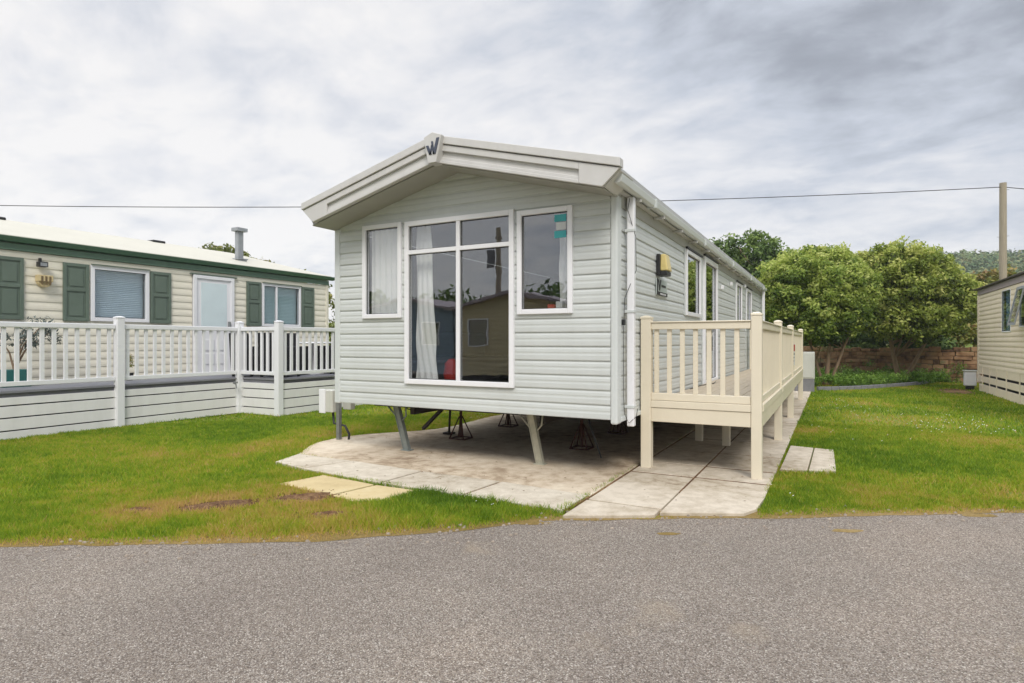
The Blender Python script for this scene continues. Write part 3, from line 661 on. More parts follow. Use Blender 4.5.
# ------------------------------------------------------------------ cream deck
deck = thing('deck', (.68, 5.6, 0), 'cream plastic raised deck with balustrade along the right side of the grey caravan', 'deck')
PU, PV = 1.25, [.84, 3.6, 6.45, 10.4]
def post(u, v, z0, z1, mm, par, w=.105, cap=True):
    p = MB(); p.box(u - w / 2, u + w / 2, v - w / 2, v + w / 2, z0, z1 - .03 if cap else z1); o = p.build('post', mm, par, .008)
    if cap:
        c = MB(); h = w / 2 + .004
        c.box(u - h, u + h, v - h, v + h, z1 - .029, z1 - .008); c.hexa([(u - h, v - h, z1 - .0079), (u + h, v - h, z1 - .0079), (u + h, v + h, z1 - .0079), (u - h, v + h, z1 - .0079), (u - .02, v - .02, z1 + .01), (u + .02, v - .02, z1 + .01), (u + .02, v + .02, z1 + .01), (u - .02, v + .02, z1 + .01)])
        c.build('post_cap', mm, o, .003)
    return o
for v in PV: post(PU, v, .0, 1.75, m_cream, deck)
post(.085, .84, .0, 1.735, m_cream, deck, .115); post(.135, 10.4, .0, 1.745, m_cream, deck)
for (u, v) in ((.25, 3.0), (.66, 2.75), (.25, 6.45), (.7, 6.0), (.25, 9.0)): post(u, v, 0, .60, m_cream, deck, .10, False)
hr = MB()
hr.box(.1435, 1.195, .80, .88, 1.585, 1.66); hr.box(.1435, 1.195, .785, .895, 1.6602, 1.675)
for i in range(3): hr.box(PU - .035, PU + .035, PV[i] + .055, PV[i + 1] - .055, 1.585, 1.66); hr.box(PU - .05, PU + .05, PV[i] + .055, PV[i + 1] - .055, 1.6602, 1.675)
hr.box(.1435, 1.195, 10.36, 10.44, 1.585, 1.675)
hr.build('handrail', m_cream, deck, .006)
br = MB(); br.box(.1435, 1.195, .805, .875, .79, .872)
for i in range(3): br.box(PU - .03, PU + .03, PV[i] + .055, PV[i + 1] - .055, .79, .862)
br.box(.1435, 1.195, 10.37, 10.43, .79, .866); br.build('bottom_rail', m_cream, deck, .006)
for k in range(7):
    u = .1425 + .055 + .1425 * k
    MB().box(u - .025, u + .025, .825, .860, .873, 1.584).build('baluster', m_cream, deck, .004)
for i in range(3):
    a, b = PV[i] + .055, PV[i + 1] - .055; n = int((b - a) / .135)
    for k in range(n):
        v = a + (b - a) * (k + .5) / n; MB().box(PU - .017, PU + .017, v - .021, v + .021, .863, 1.584).build('baluster', m_cream, deck)
fs = MB(); fs.box(.1435, 1.195, .79, .835, .71, .786); fs.box(.1435, 1.195, .80, .835, .55, .707)
for i in range(3):
    fs.box(PU + .02, PU + .062, PV[i] + .055, PV[i + 1] - .055, .71, .786); fs.box(PU - .03, PU + .05, PV[i] + .055, PV[i + 1] - .055, .55, .707)
fs.box(.1435, 1.195, 10.40, 10.44, .55, .78)
fs.build('fascia', m_cream, deck, .005)
fl = MB(); u = .06
while u < 1.2: fl.box(u, min(u + .135, 1.215), .84, 10.40, .72, .745); u += .142
fl.build('deck_boards', m_deckfl, deck, .003)
jo = MB()
v = 1.4
while v < 10.2: jo.box(.1, 1.2, v, v + .05, .60, .718); v += .6
jo.build('joists', m_chassis, deck)
sg = MB().bm(mapper('right', PU + .022), 6.6, 7.35, 0, .006, .98, 1.40); sign = sg.build('notice', m_upvc, deck)
sg = MB().bm(mapper('right', PU + .0285), 6.62, 7.33, 0, .003, 1.26, 1.39); sg.build('red_header', m_red, sign)
sg = MB()
for k in range(3): sg.bm(mapper('right', PU + .0285), 6.68, 7.25 - .1 * k, 0, .002, 1.19 - k * .065, 1.215 - k * .065)
sg.build('text_line', m_slate, sign)
tag(MB().tube([(.10, 3.1, .752), (.12, 3.3, .757), (.10, 3.9, .752), (.20, 4.5, .752), (.16, 4.9, .752)], .006, 6).build('hose', m_dark), 'thin black hose lying on the deck along the caravan wall', 'hose')

# electric cabinet beyond the deck
cabt = thing('utility_cabinet', (1.22, 13.3, 0), 'pale grey utility cabinet on a dark plinth at the far end of the deck', 'cabinet')
MB().box(.98, 1.48, 13.15, 13.5, 0, .38).build('plinth', m_greyd, cabt, .01); MB().box(.97, 1.49, 13.14, 13.52, .382, 1.15).build('body', m_grey, cabt, .012)
MB().box(1.0, 1.46, 13.125, 13.139, .42, 1.11).build('door', m_grey, cabt, .004)
MB().box(1.05, 1.17, 13.118, 13.1245, .98, 1.02).build('label_plate', m_greyd, cabt)

# ------------------------------------------------------------------ left caravan and its deck
LU = -10.2
lc = thing('static_caravan', (-12, 0, 0), 'cream static caravan with green gutter and sage shutters behind a white deck on the left', 'static caravan')
mL = mapper('right', LU)
LW = [(.16, 1.235, 1.83, 2.87), (2.16, 3.16, .74, 2.90), (3.93, 5.12, 1.82, 2.86), (-3.2, -2.2, 1.83, 2.87)]
siding(mL, -6.5, 6.05, .55, 2.98, .145, LW, None, PROF2).build('side_wall', m_creamcl, lc)
e = MB(); e.box(-13.9, LU - .02, 6.0, 6.04, .55, 3.0); e.box(-13.9, LU - .02, -6.5, -6.46, .55, 3.0); e.box(-13.9, -13.86, -6.45, 6.0, .55, 3.0); e.box(-13.85, LU - .05, -6.45, 5.95, .50, .56); e.build('end_wall', m_creamcl, lc)
MB().box(LU - .05, LU + .03, 6.0, 6.09, .5, 3.0).build('corner_post', m_creamcl, lc, .01)
MB().bm(mL, -6.5, 6.08, .017, .05, 2.985, 3.10).build('fascia', mat('sage green fascia', (.12, .20, .14), .5, .1, 3), lc, .005)
gm = MB(); gm.prism([(LU + .05, -6.6, 3.11), (LU + .14, -6.6, 3.12), (LU + .17, -6.6, 3.20), (LU + .05, -6.6, 3.215)], (0, 12.8, 0)); gm.build('gutter', m_greent, lc, .004)
rz = 3.80
rfm = MB()
y0, y1, x0, x1, xr = -6.6, 6.12, -14.05, LU + .10, -12.1
Vv = [(x0, y0, 3.0), (x1, y0, 3.12), (x1, y1, 3.12), (x0, y1, 3.0), (x0, y0, 3.2), (x1, y0, 3.222), (x1, y1, 3.222), (x0, y1, 3.2), (xr, y0 + 1.2, rz), (xr, y1 - 1.6, rz)]
rfm.v = Vv; rfm.f = [(3, 2, 1, 0), (0, 1, 5, 4), (1, 2, 6, 5), (2, 3, 7, 6), (3, 0, 4, 7), (4, 5, 8), (5, 6, 9, 8), (6, 7, 9), (7, 4, 8, 9)]
lroof = rfm.build('roof', m_roofcream, lc)
fl_ = MB(); fz = 3.222 + (.7 / 1.9) * .578 - .15
fl_.box(-11.0, -10.78, 3.74, 3.98, fz - .02, fz + .17); fl_.box(-11.02, -10.76, 3.72, 4.0, fz + .1701, fz + .20)
fo = fl_.build('flue', m_flue, lroof, .006)
MB().box(-10.96, -10.83, 3.77, 3.93, fz + .2, fz + .86).build('flue_stack', m_flue, fo, .02); MB().box(-11.01, -10.77, 3.71, 4.0, fz + .861, fz + .95).build('flue_cap', m_flue, fo, .01)
for v in (-.7, 2.4): MB().box(-12.3, -12.0, v, v + .3, rz - .03, rz + .03).build('roof_vent', m_dark, lroof, .02)
m_frost = glassmat('blind-backed glass', (.95, .97, .98), 1.45)
m_slat = mat('pale blind slats', (.74, .82, .88), .5, .05, 3)
def lblind(v0, v1, z0, z1):
    b = MB(); z = z0
    while z < z1: b.hexa([mL(v0, -.10, z), mL(v1, -.10, z), mL(v1, -.075, z + .03), mL(v0, -.075, z + .03), mL(v0, -.103, z + .003), mL(v1, -.103, z + .003), mL(v1, -.078, z + .034), mL(v0, -.078, z + .034)]); z += .036
    b.box(LU - .14, LU - .12, v0, v1, z0, z1); return b
ww = window(lc, mL, *LW[0], .07, (), (), glass=m_frost); lblind(.22, 1.18, 1.87, 2.82).build('blind', m_slat, ww)
ww = window(lc, mL, *LW[2], .06, (4.36,), (), glass=m_frost); lblind(3.98, 5.07, 1.86, 2.80).build('blind', m_bluecur, ww)
ww = window(lc, mL, *LW[3], .07, (), (), glass=m_frost); lblind(-3.1, -2.3, 1.87, 2.80).build('blind', m_bluecur, ww)
# door
dr = MB(); dr.bm(mL, 2.17, 3.15, .0, .04, .745, 2.895); dr0 = dr.build('door', m_upvc, lc, .006)
fr = MB()
fr.bm(mL, 2.16, 2.24, .041, .07, .745, 2.895); fr.bm(mL, 3.07, 3.15, .041, .07, .745, 2.895); fr.bm(mL, 2.2401, 3.0699, .041, .07, 2.82, 2.895)
fr.build('door_frame', m_upvc, dr0, .004)
MB().bm(mL, 2.35, 2.97, .041, .046, 1.72, 2.74).build('pane', mat('pale obscured glass', (.64, .74, .76), .2, .05, 3), dr0)
pn = MB()
for a in (2.42, 2.70):
    for z in (.95, 1.25): pn.bm(mL, a, a + .24, .041, .056, z, z + .24)
pn.build('panel', m_upvc, dr0, .01)
MB().bm(mL, 3.0, 3.03, .0701 - .03, .11, 1.72, 1.90).build('handle', m_galv, dr0, .004)
MB().bm(mL, 2.10, 3.22, .016, .075, 2.90, 2.925).build('drip_strip', m_green, lc); 
for h in (LW[0], LW[2]): MB().bm(mL, h[0], h[1], .047, .075, h[3] + .002, h[3] + .022).build('drip_strip', m_green, lc)
for (a, b) in ((-.29, .13), (1.26, 1.68), (3.50, 3.90), (5.15, 5.56), (-1.28, -.88)):
    s = MB(); s.bm(mL, a, b, .017, .032, 1.82, 2.87); sh_ = s.build('shutter', m_green, lc)
    q = MB(); w = .055
    q.bm(mL, a, a + w, .0325, .052, 1.82, 2.87); q.bm(mL, b - w, b, .0325, .052, 1.82, 2.87)
    for z0_, z1_ in ((1.82, 1.88), (2.36, 2.42), (2.81, 2.87)): q.bm(mL, a + w, b - w, .0325, .052, z0_, z1_)
    for z0_, z1_ in ((1.915, 2.325), (2.455, 2.775)): q.bm(mL, a + w + .04, b - w - .04, .0325, .045, z0_, z1_)
    q.build('shutter_rails', m_green, sh_, .006)
fv = MB(); fv.tube([(LU + .02, -.60, 2.49), (LU + .12, -.60, 2.49)], .10, 16); fv.bm(mL, -.71, -.49, .02, .15, 2.49, 2.60)
vent = fv.build('boiler_vent', mat('yellowed cream vent', (.62, .50, .27), .5), lc, .006); q = MB()
for k in range(3): q.bm(mL, -.675 + k * .06, -.645 + k * .06, .1505, .156, 2.43, 2.58)
q.build('vent_slot', mat('brown slot', (.16, .11, .05), .7), vent)
fo_ = MB(); fo_.bm(mL, -.71, -.57, .05, .16, 2.74, 2.83); fo_.bm(mL, -.66, -.62, .0, .05, 2.76, 2.90); flt = fo_.build('floodlight', m_dark, lc, .01)
MB().bm(mL, -.69, -.59, .1605, .165, 2.75, 2.81).build('lens', m_flue, flt)

ld = thing('deck', (-9, 0, 0), 'white deck with balustrade and boarded skirting in front of the cream caravan', 'deck')
DU, DU2, DJ = -8.70, -7.55, 2.20
fl = MB(); fl.box(LU + .06, DU + .02, -6.0, 6.2, .69, .72); fl.box(DU + .021, DU2 + .02, DJ + .01, 6.2, .69, .72); fl.build('deck_boards', mat('grey deck board', (.22, .22, .24), .7, .1, 5), ld)
fu = MB(); fu.box(DU - .10, DU - .02, -6.0, DJ, .60, .689); fu.box(DU2 - .12, DU2 - .04, DJ + .06, 6.2, .60, .689); fu.box(DU - .01, DU2 - .13, DJ + .03, DJ + .08, .58, .689); fu.build('under_rail', mat('grey under rail', (.16, .16, .18), .7), ld)
def board_skirt(m, a0, a1):
    for i, (z0_, z1_) in enumerate(((.0, .125), (.145, .315), (.335, .495), (.515, .625))):
        MB().bm(m, a0, a1, -.02, .012, z0_, z1_).build('skirting_board', m_skirt, ld, .003)
    MB().bm(m, a0, a1, -.06, -.045, 0, .62).build('backing', m_dark, ld)
mD = mapper('right', DU); mD2 = mapper('right', DU2); mDf = mapper('front', DJ)
board_skirt(mD, -2.95, -.20); board_skirt(mD, -.08, DJ - .06); board_skirt(mD, -6.0, -3.06); board_skirt(mDf, DU + .02, DU2 - .06); board_skirt(mD2, DJ + .06, 6.2)
for v in (-3.0, -.14): post(DU + .02, v, 0, 1.87, m_white, ld, .125)
post(DU + .02, DJ - .02, 0.0, 1.85, m_white, ld, .12); post(DU2, DJ, 0, 1.85, m_white, ld, .125); post(DU2, 6.15, 0, 1.85, m_white, ld, .12)
hr = MB(); br = MB(); bal = []
def rail(m, a0, a1):
    hr.bm(m, a0, a1, -.035, .045, 1.66, 1.74); br.bm(m, a0, a1, -.02, .03, .79, .86)
    n = max(2, int((a1 - a0) / .155))
    for k in range(n):
        a = a0 + (a1 - a0) * (k + .5) / n; MB().bm(m, a - .026, a + .026, -.016, .02, .861, 1.659).build('baluster', m_white, ld)
rail(mD, -2.93, -.21); rail(mD, -.075, DJ - .085); rail(mD, -6.0, -3.07); rail(mDf, DU + .085, DU2 - .065); rail(mD2, DJ + .065, 6.085)
hr.build('handrail', m_white, ld, .01); br.build('bottom_rail', m_white, ld, .006)
# tap on the corner of the deck
tp = MB(); tp.tube([(-8.60, 1.98, .62), (-8.52, 1.98, .60), (-8.50, 1.98, .52)], .014, 8); tp.box(-8.56, -8.50, 1.95, 2.01, .615, .65); tag(tp.build('tap', m_galv, None), 'small brass water tap at the inner corner of the white deck', 'tap')

# furniture on the white deck
def chair(label):
    t = thing('garden_chair', (0, 0, 0), label, 'garden chair', 'black garden chairs on the white deck')
    MB().box(-.26, .26, -.26, .24, .38, .46).build('seat', m_black, t, .02)
    b = MB().hexa([(-.29, .20, .06), (.29, .20, .06), (.29, .27, .06), (-.29, .27, .06), (-.25, .30, .93), (.25, .30, .93), (.25, .36, .93), (-.25, .36, .93)]); b.build('backrest', m_black, t, .02)
    for x in (-.26, .26):
        MB().box(x - .03, x + .03, -.25, .195, .08, .64).build('armrest', m_black, t, .015)
        for y in (-.22, .22): MB().box(x - .02, x + .02, y - .02, y + .02, 0, .60).build('leg', m_black, t)
    MB().box(-.25, .25, -.26, -.23, .05, .40).build('front_apron', m_black, t)
    return t
c0 = chair('black rattan garden chair on the white deck, just left of the corner post'); c0.location = (-8.15, 2.75, .72); c0.rotation_euler = (0, 0, R(180 + 10)); c0.scale = (1.05, 1.05, .98)
for (x, y, a, lb) in ((-8.55, 3.45, 200, 'black rattan garden chair on the white deck, just right of the corner post'), (-8.2, 4.35, 260, 'black rattan garden chair on the white deck beside the round white table'), (-8.95, 4.9, 330, 'black rattan garden chair on the white deck, farthest from the corner post'), (-8.9, 2.65, 100, 'black rattan garden chair on the white deck against the green shutter side')):
    q = copy_tree(c0, None, (x, y, .72), R(a)); q['label'] = lb
gt_ = thing('garden_table', (-8.45, 3.9, .72), 'round white garden table among black chairs on the white deck', 'table')
MB().lathe((-8.45, 3.9, 1.40), [(.40, 0), (.42, .012), (.42, .03), (.40, .04)], 28).build('table_top', m_upvc, gt_); MB().tube([(-8.45, 3.9, .74), (-8.45, 3.9, 1.40)], .03, 10).build('leg', m_upvc, gt_); MB().lathe((-8.45, 3.9, .72), [(.25, 0), (.25, .02), (.05, .05)], 20).build('base', m_upvc, gt_)
tag(MB().box(-8.5, -8.2, 5.15, 5.35, 1.18, 1.42).build('cushion', m_red, None, .04), 'bright red cushion at the far end of the white deck', 'cushion')

# ------------------------------------------------------------------ leaves
def leafmesh(name, clumps, size, m, parent=None, aspect=.5, up=.35, tv=.13, outw=.9):
    """clumps: rows (x,y,z,r,n,tone)"""
    P, Tn, Dn = [], [], []
    for (x, y, z, r, n, tn) in clumps:
        d = RNG.normal(size=(n, 3)); d /= np.linalg.norm(d, axis=1)[:, None]; rr = r * RNG.random(n) ** .45
        p = d * rr[:, None]; p[:, 2] *= .8
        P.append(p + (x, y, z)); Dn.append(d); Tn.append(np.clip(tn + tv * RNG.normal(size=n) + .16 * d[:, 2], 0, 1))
    Dn = np.concatenate(Dn); P = np.concatenate(P); Tn = np.concatenate(Tn); n = len(P)
    nrm = RNG.normal(size=(n, 3)) * .75 + Dn * outw; nrm[:, 2] += up; nrm /= np.linalg.norm(nrm, axis=1)[:, None]
    t = RNG.normal(size=(n, 3)); t -= nrm * (t * nrm).sum(1)[:, None]; t /= np.linalg.norm(t, axis=1)[:, None]; b = np.cross(nrm, t)
    s = size * (.6 + .8 * RNG.random(n))[:, None]
    V = np.stack([P - t * s, P + b * s * aspect + nrm * s * .12, P + t * s, P - b * s * aspect + nrm * s * .12], 1).reshape(-1, 3)
    o_ = org(parent); V -= np.array([o_.x, o_.y, o_.z])
    me = bpy.data.meshes.new(name); me.vertices.add(4 * n); me.vertices.foreach_set('co', V.ravel().astype(np.float32))
    me.loops.add(4 * n); me.loops.foreach_set('vertex_index', np.arange(4 * n, dtype=np.int32)); me.polygons.add(n)
    me.polygons.foreach_set('loop_start', np.arange(0, 4 * n, 4, dtype=np.int32)); me.polygons.foreach_set('loop_total', np.full(n, 4, dtype=np.int32))
    me.update(); at = me.attributes.new('tone', 'FLOAT', 'POINT'); at.data.foreach_set('value', np.repeat(Tn, 4).astype(np.float32)); me.validate()
    me.materials.append(m); o = bpy.data.objects.new(name, me); COL.objects.link(o)
    if parent: o.parent = parent
    return o
def crown_clumps(lobes, n, r, per, tone=(.3, .6), shell=.55):
    out = []
    tot = sum(l[3] * l[4] * l[5] for l in lobes)
    for (x, y, z, a, b, c) in lobes:
        k = max(3, int(n * a * b * c / tot))
        for _ in range(k):
            d = Vector((random.gauss(0, 1), random.gauss(0, 1), random.gauss(0, 1))).normalized(); q = shell + (1 - shell) * random.random() ** .6
            if random.random() < .12: q *= random.uniform(1.02, 1.15)
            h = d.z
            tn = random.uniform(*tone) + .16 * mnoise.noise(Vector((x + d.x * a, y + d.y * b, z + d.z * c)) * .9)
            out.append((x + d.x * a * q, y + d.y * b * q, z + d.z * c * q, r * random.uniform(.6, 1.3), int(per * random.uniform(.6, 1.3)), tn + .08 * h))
    return out
def tree(name, base, lobes, n, r, per, size, m, label, stems, group=None, tone=(.3, .6), cat='tree', bark=None, shell=.55):
    t = thing(name, base, label, cat, group)
    tr = MB(); bx, by, bz = base
    for (dx, dy, lean, h, rad) in stems:
        p0 = Vector((bx + dx, by + dy, bz - .05)); p3 = p0 + Vector((lean[0], lean[1], h)); pts = []
        for k in range(7):
            s = k / 6; q = p0.lerp(p3, s) + Vector((.10 * mnoise.noise(Vector((s * 3, dx, by))), .10 * mnoise.noise(Vector((dx, s * 3, bx))), 0)) * min(1, s * 4) * h * .35; pts.append(q)
        tr.tube(pts, [rad * (1.25 - .85 * (k / 6)) for k in range(7)], 9)
        for _ in range(7):   # limbs
            s = random.uniform(.35, .95); q = pts[int(s * 6)]; l = random.choice(lobes); tgt = Vector((l[0] + random.uniform(-.7, .7) * l[3], l[1] + random.uniform(-.7, .7) * l[4], l[2] + random.uniform(-.3, .6) * l[5]))
            mid = q.lerp(tgt, .5) + Vector((random.uniform(-.1, .1), random.uniform(-.1, .1), .12)) * h * .3
            tr.tube([q, q.lerp(mid, .6), mid, tgt], [rad * .5, rad * .4, rad * .28, rad * .08], 6)
    tr.build('trunk', bark or m_bark, t, smooth=True)
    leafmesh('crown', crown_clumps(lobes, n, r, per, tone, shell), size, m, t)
    return t
# the two bushy trees by the wall
tree('broadleaf_tree', (1.75, 16.4, 0), [(1.3, 16.4, 3.15, 1.6, 1.7, 1.40), (.6, 16.3, 2.8, 1.2, 1.4, 1.3), (2.15, 16.5, 2.95, 1.1, 1.6, 1.3), (1.4, 16.2, 2.15, 1.4, 1.5, .75), (2.0, 16.6, 3.85, .9, 1.0, .65), (.6, 16.6, 3.7, .8, .9, .6)], 900, .27, 80, .056, m_leafA, 'bright green bushy tree beside the utility cabinet, left of the pair by the stone wall', [(0, 0, (.25, .2), 2.6, .065), (-.06, .1, (-.7, .1), 2.6, .045), (.08, .1, (.9, -.1), 2.5, .045)], 'bushy trees by the stone wall', (.12, .82))
tree('broadleaf_tree', (4.0, 18.7, 0), [(4.1, 18.6, 3.35, 1.5, 1.7, 1.45), (4.9, 18.9, 3.0, 1.3, 1.4, 1.05), (3.35, 18.3, 3.2, 1.1, 1.4, 1.5), (4.2, 18.3, 2.2, 1.6, 1.5, .72), (3.6, 18.5, 4.15, .9, 1.0, .65), (5.5, 18.8, 2.7, .8, 1.0, .7)], 950, .29, 82, .060, m_leafB, 'broad warm green tree with forked trunk, right of the pair by the stone wall', [(0, 0, (-.5, .1), 2.8, .075), (.06, 0, (1.2, .2), 2.6, .065)], 'bushy trees by the stone wall', (.12, .85))
# trees behind
tree('evergreen_tree', (-1.6, 27, 0), [(-1.6, 27, 5.4, 1.5, 1.6, 1.6), (-2.6, 27, 4.3, 1.5, 1.6, 1.6), (-.6, 27.3, 4.4, 1.3, 1.5, 1.3), (-2.7, 26.6, 6.2, .8, .9, .7), (.0, 27.3, 3.2, 1.6, 1.5, 1.6)], 420, .42, 60, .10, m_leafD, 'dark loose-crowned tree rising behind the far end of the grey caravan', [(0, 0, (-.3, 0), 5.2, .17), (.2, 0, (1.1, 0), 4.2, .10), (-.2, 0, (-1.0, 0), 5.6, .08)], 'trees beyond the stone wall', (.3, .8))
tree('evergreen_tree', (1.6, 25.5, 0), [(1.5, 25.5, 4.6, 1.1, 1.2, 1.3), (.6, 25.6, 3.5, 1.2, 1.2, 1.8), (2.6, 25.4, 3.7, 1.3, 1.2, 1.5)], 300, .4, 60, .09, m_leafD, 'dark green tree standing between the two bushy trees and the caravan roof', [(0, 0, (0, 0), 4.2, .14)], 'trees beyond the stone wall', (.35, .85))
tree('broadleaf_tree', (9.2, 30, 0), [(8.9, 30, 3.4, 2.0, 1.8, 1.4), (7.2, 30, 2.6, 1.8, 1.6, 1.4), (10.8, 30.3, 2.8, 2.0, 1.8, 1.2)], 380, .45, 55, .10, m_leafY, 'yellow-green low tree beyond the wall beside the timber pole', [(0, 0, (-.4, 0), 2.9, .13)], 'trees beyond the stone wall', (.3, .7))
tree('broadleaf_tree', (15.5, 31, 0), [(15.5, 31, 4.8, 2.6, 2.2, 2.2), (17.5, 31, 4.0, 2.0, 1.8, 1.8)], 300, .5, 55, .11, m_leafA, 'green tree above the roof of the beige caravan at the right edge', [(0, 0, (0, 0), 4.2, .15)], 'trees beyond the stone wall', (.4, .9))
# bushes on top of / behind the wall
BS = [(4.2, 21.4, 1.5, 1.3, .9, 1.1, m_leafD, 'dark ivy-like bush behind the wall under the right tree'), (6.2, 22.0, 1.5, 1.5, 1.0, 1.35, m_leafY, 'russet and yellow bush above the wall next to the beige caravan'),
      (2.0, 21.4, 1.4, 1.4, .9, 1.0, m_leafD, 'dark bush behind the wall between the two tree trunks'), (-.4, 21.6, 1.5, 1.5, .9, 1.4, m_leafA, 'green bush behind the wall at the caravan end'), (8.6, 22.6, 1.4, 1.5, 1.0, 1.5, m_leafY, 'yellow-green bush behind the beige caravan'), (5.2, 21.0, 1.15, .7, .5, .45, m_leafD, 'small dark bush spilling over the wall top')]
for (x, y, z, a, b, c, mm, lb) in BS:
    t = thing('bush', (x, y, 0), lb, 'bush', 'bushes behind the stone wall'); st_ = MB()
    for k in range(5): st_.tube([(x + random.uniform(-.2, .2), y, 0), (x + random.uniform(-.6, .6) * a, y + random.uniform(-.3, .3), z + c * .3)], [.035, .012], 6)
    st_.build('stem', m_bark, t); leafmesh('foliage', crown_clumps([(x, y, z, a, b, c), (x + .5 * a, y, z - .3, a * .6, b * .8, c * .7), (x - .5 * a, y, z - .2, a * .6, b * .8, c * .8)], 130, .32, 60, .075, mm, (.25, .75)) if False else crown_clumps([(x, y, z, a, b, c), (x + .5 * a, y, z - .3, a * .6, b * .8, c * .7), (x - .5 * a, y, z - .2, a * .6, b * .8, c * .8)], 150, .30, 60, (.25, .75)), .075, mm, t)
# leafless twigs hanging over the wall
tw = MB()
for k in range(26):
    x = random.uniform(4.9, 5.9); tw.tube([(x, 21.0, random.uniform(1.2, 1.6)), (x + random.uniform(-.3, .3), 20.7, random.uniform(1.1, 1.4)), (x + random.uniform(-.6, .6), 20.35, random.uniform(.7, 1.05))], [.014, .011, .005], 5)
tag(tw.build('dead_branches', mat('dead twig', (.28, .15, .08), .9), None), 'tangle of dead brown branches hanging over the wall beside the beige caravan', 'branches')
# left background
tree('evergreen_tree', (-29, 16.6, 0), [(-29, 16.3, 5.2, 2.0, 2.3, 1.6), (-29, 18.6, 5.0, 1.8, 1.6, 1.3), (-29, 14, 4.6, 1.8, 1.6, 1.4)], 320, .5, 60, .13, m_leafY, 'dull green treetop showing behind the flue of the cream caravan', [(0, 0, (0, 0), 4.8, .18)], None, (.05, .5))
tree('sapling', (-14.6, 10.0, 0), [(-14.6, 9.9, 2.2, .9, 1.1, 1.5), (-14.6, 9.6, 3.8, .42, .42, .4)], 80, .28, 45, .06, m_leafY, 'thin sapling with sparse tip behind the far corner of the cream caravan', [(0, 0, (.0, -.3), 3.7, .05)], None, (.1, .5))
tree('hedge_tree', (-12.5, 11.5, 0), [(-12.5, 11.5, 1.6, 1.5, 1.6, 1.5)], 150, .35, 60, .08, m_leafD, 'dark hedge bush between the cream caravan and the grey caravan', [(0, 0, (.0, 0), 1.7, .06)], None, (.3, .7), cat='bush')

# plants in the bed
bed = []
for k in range(150):
    v = random.uniform(14.5, 19.6); f = (v - 14.2) / 6; x0 = 1.45 + (v - 14.0) * .72; x = x0 + random.uniform(-.05, .9) * (1.3 if v < 18 else 1)
    bed.append((x - .9 * random.random(), v + .9, random.uniform(.05, .32), random.uniform(.12, .26), 70, random.uniform(.3, .8)))
for k in range(90): bed.append((random.uniform(-.5, 6.0), random.uniform(19.7, 20.2), random.uniform(.05, .75) * random.random(), .24, 55, random.uniform(.1, .7)))
for k in range(60): bed.append((random.uniform(1.3, 4.7), random.uniform(18.6, 20.1), random.uniform(.05, .35), .22, 60, random.uniform(.3, .8)))
tag(leafmesh('ground_cover', bed, .042, m_leafG, None, .35, .1), 'leafy green ground cover in the kerbed bed under the trees', 'plants', None, 'stuff')
kb = MB(); pts = [(1.55, 13.95), (2.1, 14.4), (2.678, 15.1), (3.2, 15.9), (3.8, 16.9), (4.36, 17.9), (4.85, 19.1)]
pts = cr(pts, 3)
for i in range(len(pts) - 1):
    a, b = Vector((*pts[i], .04)), Vector((*pts[i + 1], .04)); b = a.lerp(b, .96); kb.beam(a, b, .10, .14)
tag(kb.build('kerb_edging', m_greyd, None, .01), kind='structure')
# stone wall
wl = thing('stone_wall', (4, 20.4, 0), 'low wall of reddish sandstone blocks behind the two trees', 'wall')
sb = MB(); tones = []
z = 0; WX0, WX1 = -9, 26; row = 0
while z < 1.12:
    h = random.uniform(.10, .20); x = WX0
    while x < WX1:
        w = random.uniform(.18, .6); d = random.uniform(0, .05); zt_ = z + h - .012
        if z + h > 1.1: zt_ += random.uniform(-.08, .06)
        sb.box(x, x + w - .014, 20.2 - d, 20.5, z, zt_); tones += [random.random()] * 8; x += w
    z += h
sb.v = [(x, y, z + (.06 * mnoise.noise(Vector((x * .7, 0, z))) + .02 * mnoise.noise(Vector((x * 4, y, z * 3)))) * (1 if z > .02 else 0)) for x, y, z in sb.v]
so2 = sb.build('masonry', m_stone, wl, .012); at = so2.data.attributes.new('tone', 'FLOAT', 'POINT'); at.data.foreach_set('value', tones)
MB().box(WX0, WX1, 20.25, 20.48, 0, 1.06).build('mortar', mat('lime mortar', (.17, .12, .085), .95, .2, 8), wl)
WALLTOP = 1.15
# bank of earth behind the wall
struct('earth_bank', MB().hexa([(-12, 20.52, -.1), (30, 20.52, -.1), (30, 26, -.1), (-12, 26, -.1), (-12, 20.52, .95), (30, 20.52, .95), (30, 26, .3), (-12, 26, .3)]), m_ground)

# ------------------------------------------------------------------ right caravan
RX = 5.75
rc = thing('static_caravan', (RX + 1.8, 11, 0), 'beige static caravan with dark roof edge cut off by the right edge of the photo', 'static caravan')
mR = mapper('left', RX)
RWN = [(11.15, 11.8, 1.78, 2.72), (12.55, 13.4, 1.68, 2.74), (8.3, 9.2, 1.6, 2.7)]
siding(mR, 7.0, 16.2, .70, 2.80, .125, RWN, None, PROF2).build('side_wall', m_cream2, rc)
e = MB(); e.box(RX + .02, RX + 3.6, 16.2, 16.24, .6, 2.95); e.box(RX + .02, RX + 3.6, 7.0, 7.04, .6, 2.95); e.box(RX + 3.56, RX + 3.6, 7.05, 16.19, .6, 2.95); e.build('end_wall', m_cream2, rc)
MB().bm(mR, 7.0, 16.22, .012, .03, 2.70 + .105, 2.955).build('fascia', m_purple, rc)
MB().bm(mR, 16.12, 16.26, -.03, .03, .25, 2.80).build('corner_post', m_cream2, rc, .01)
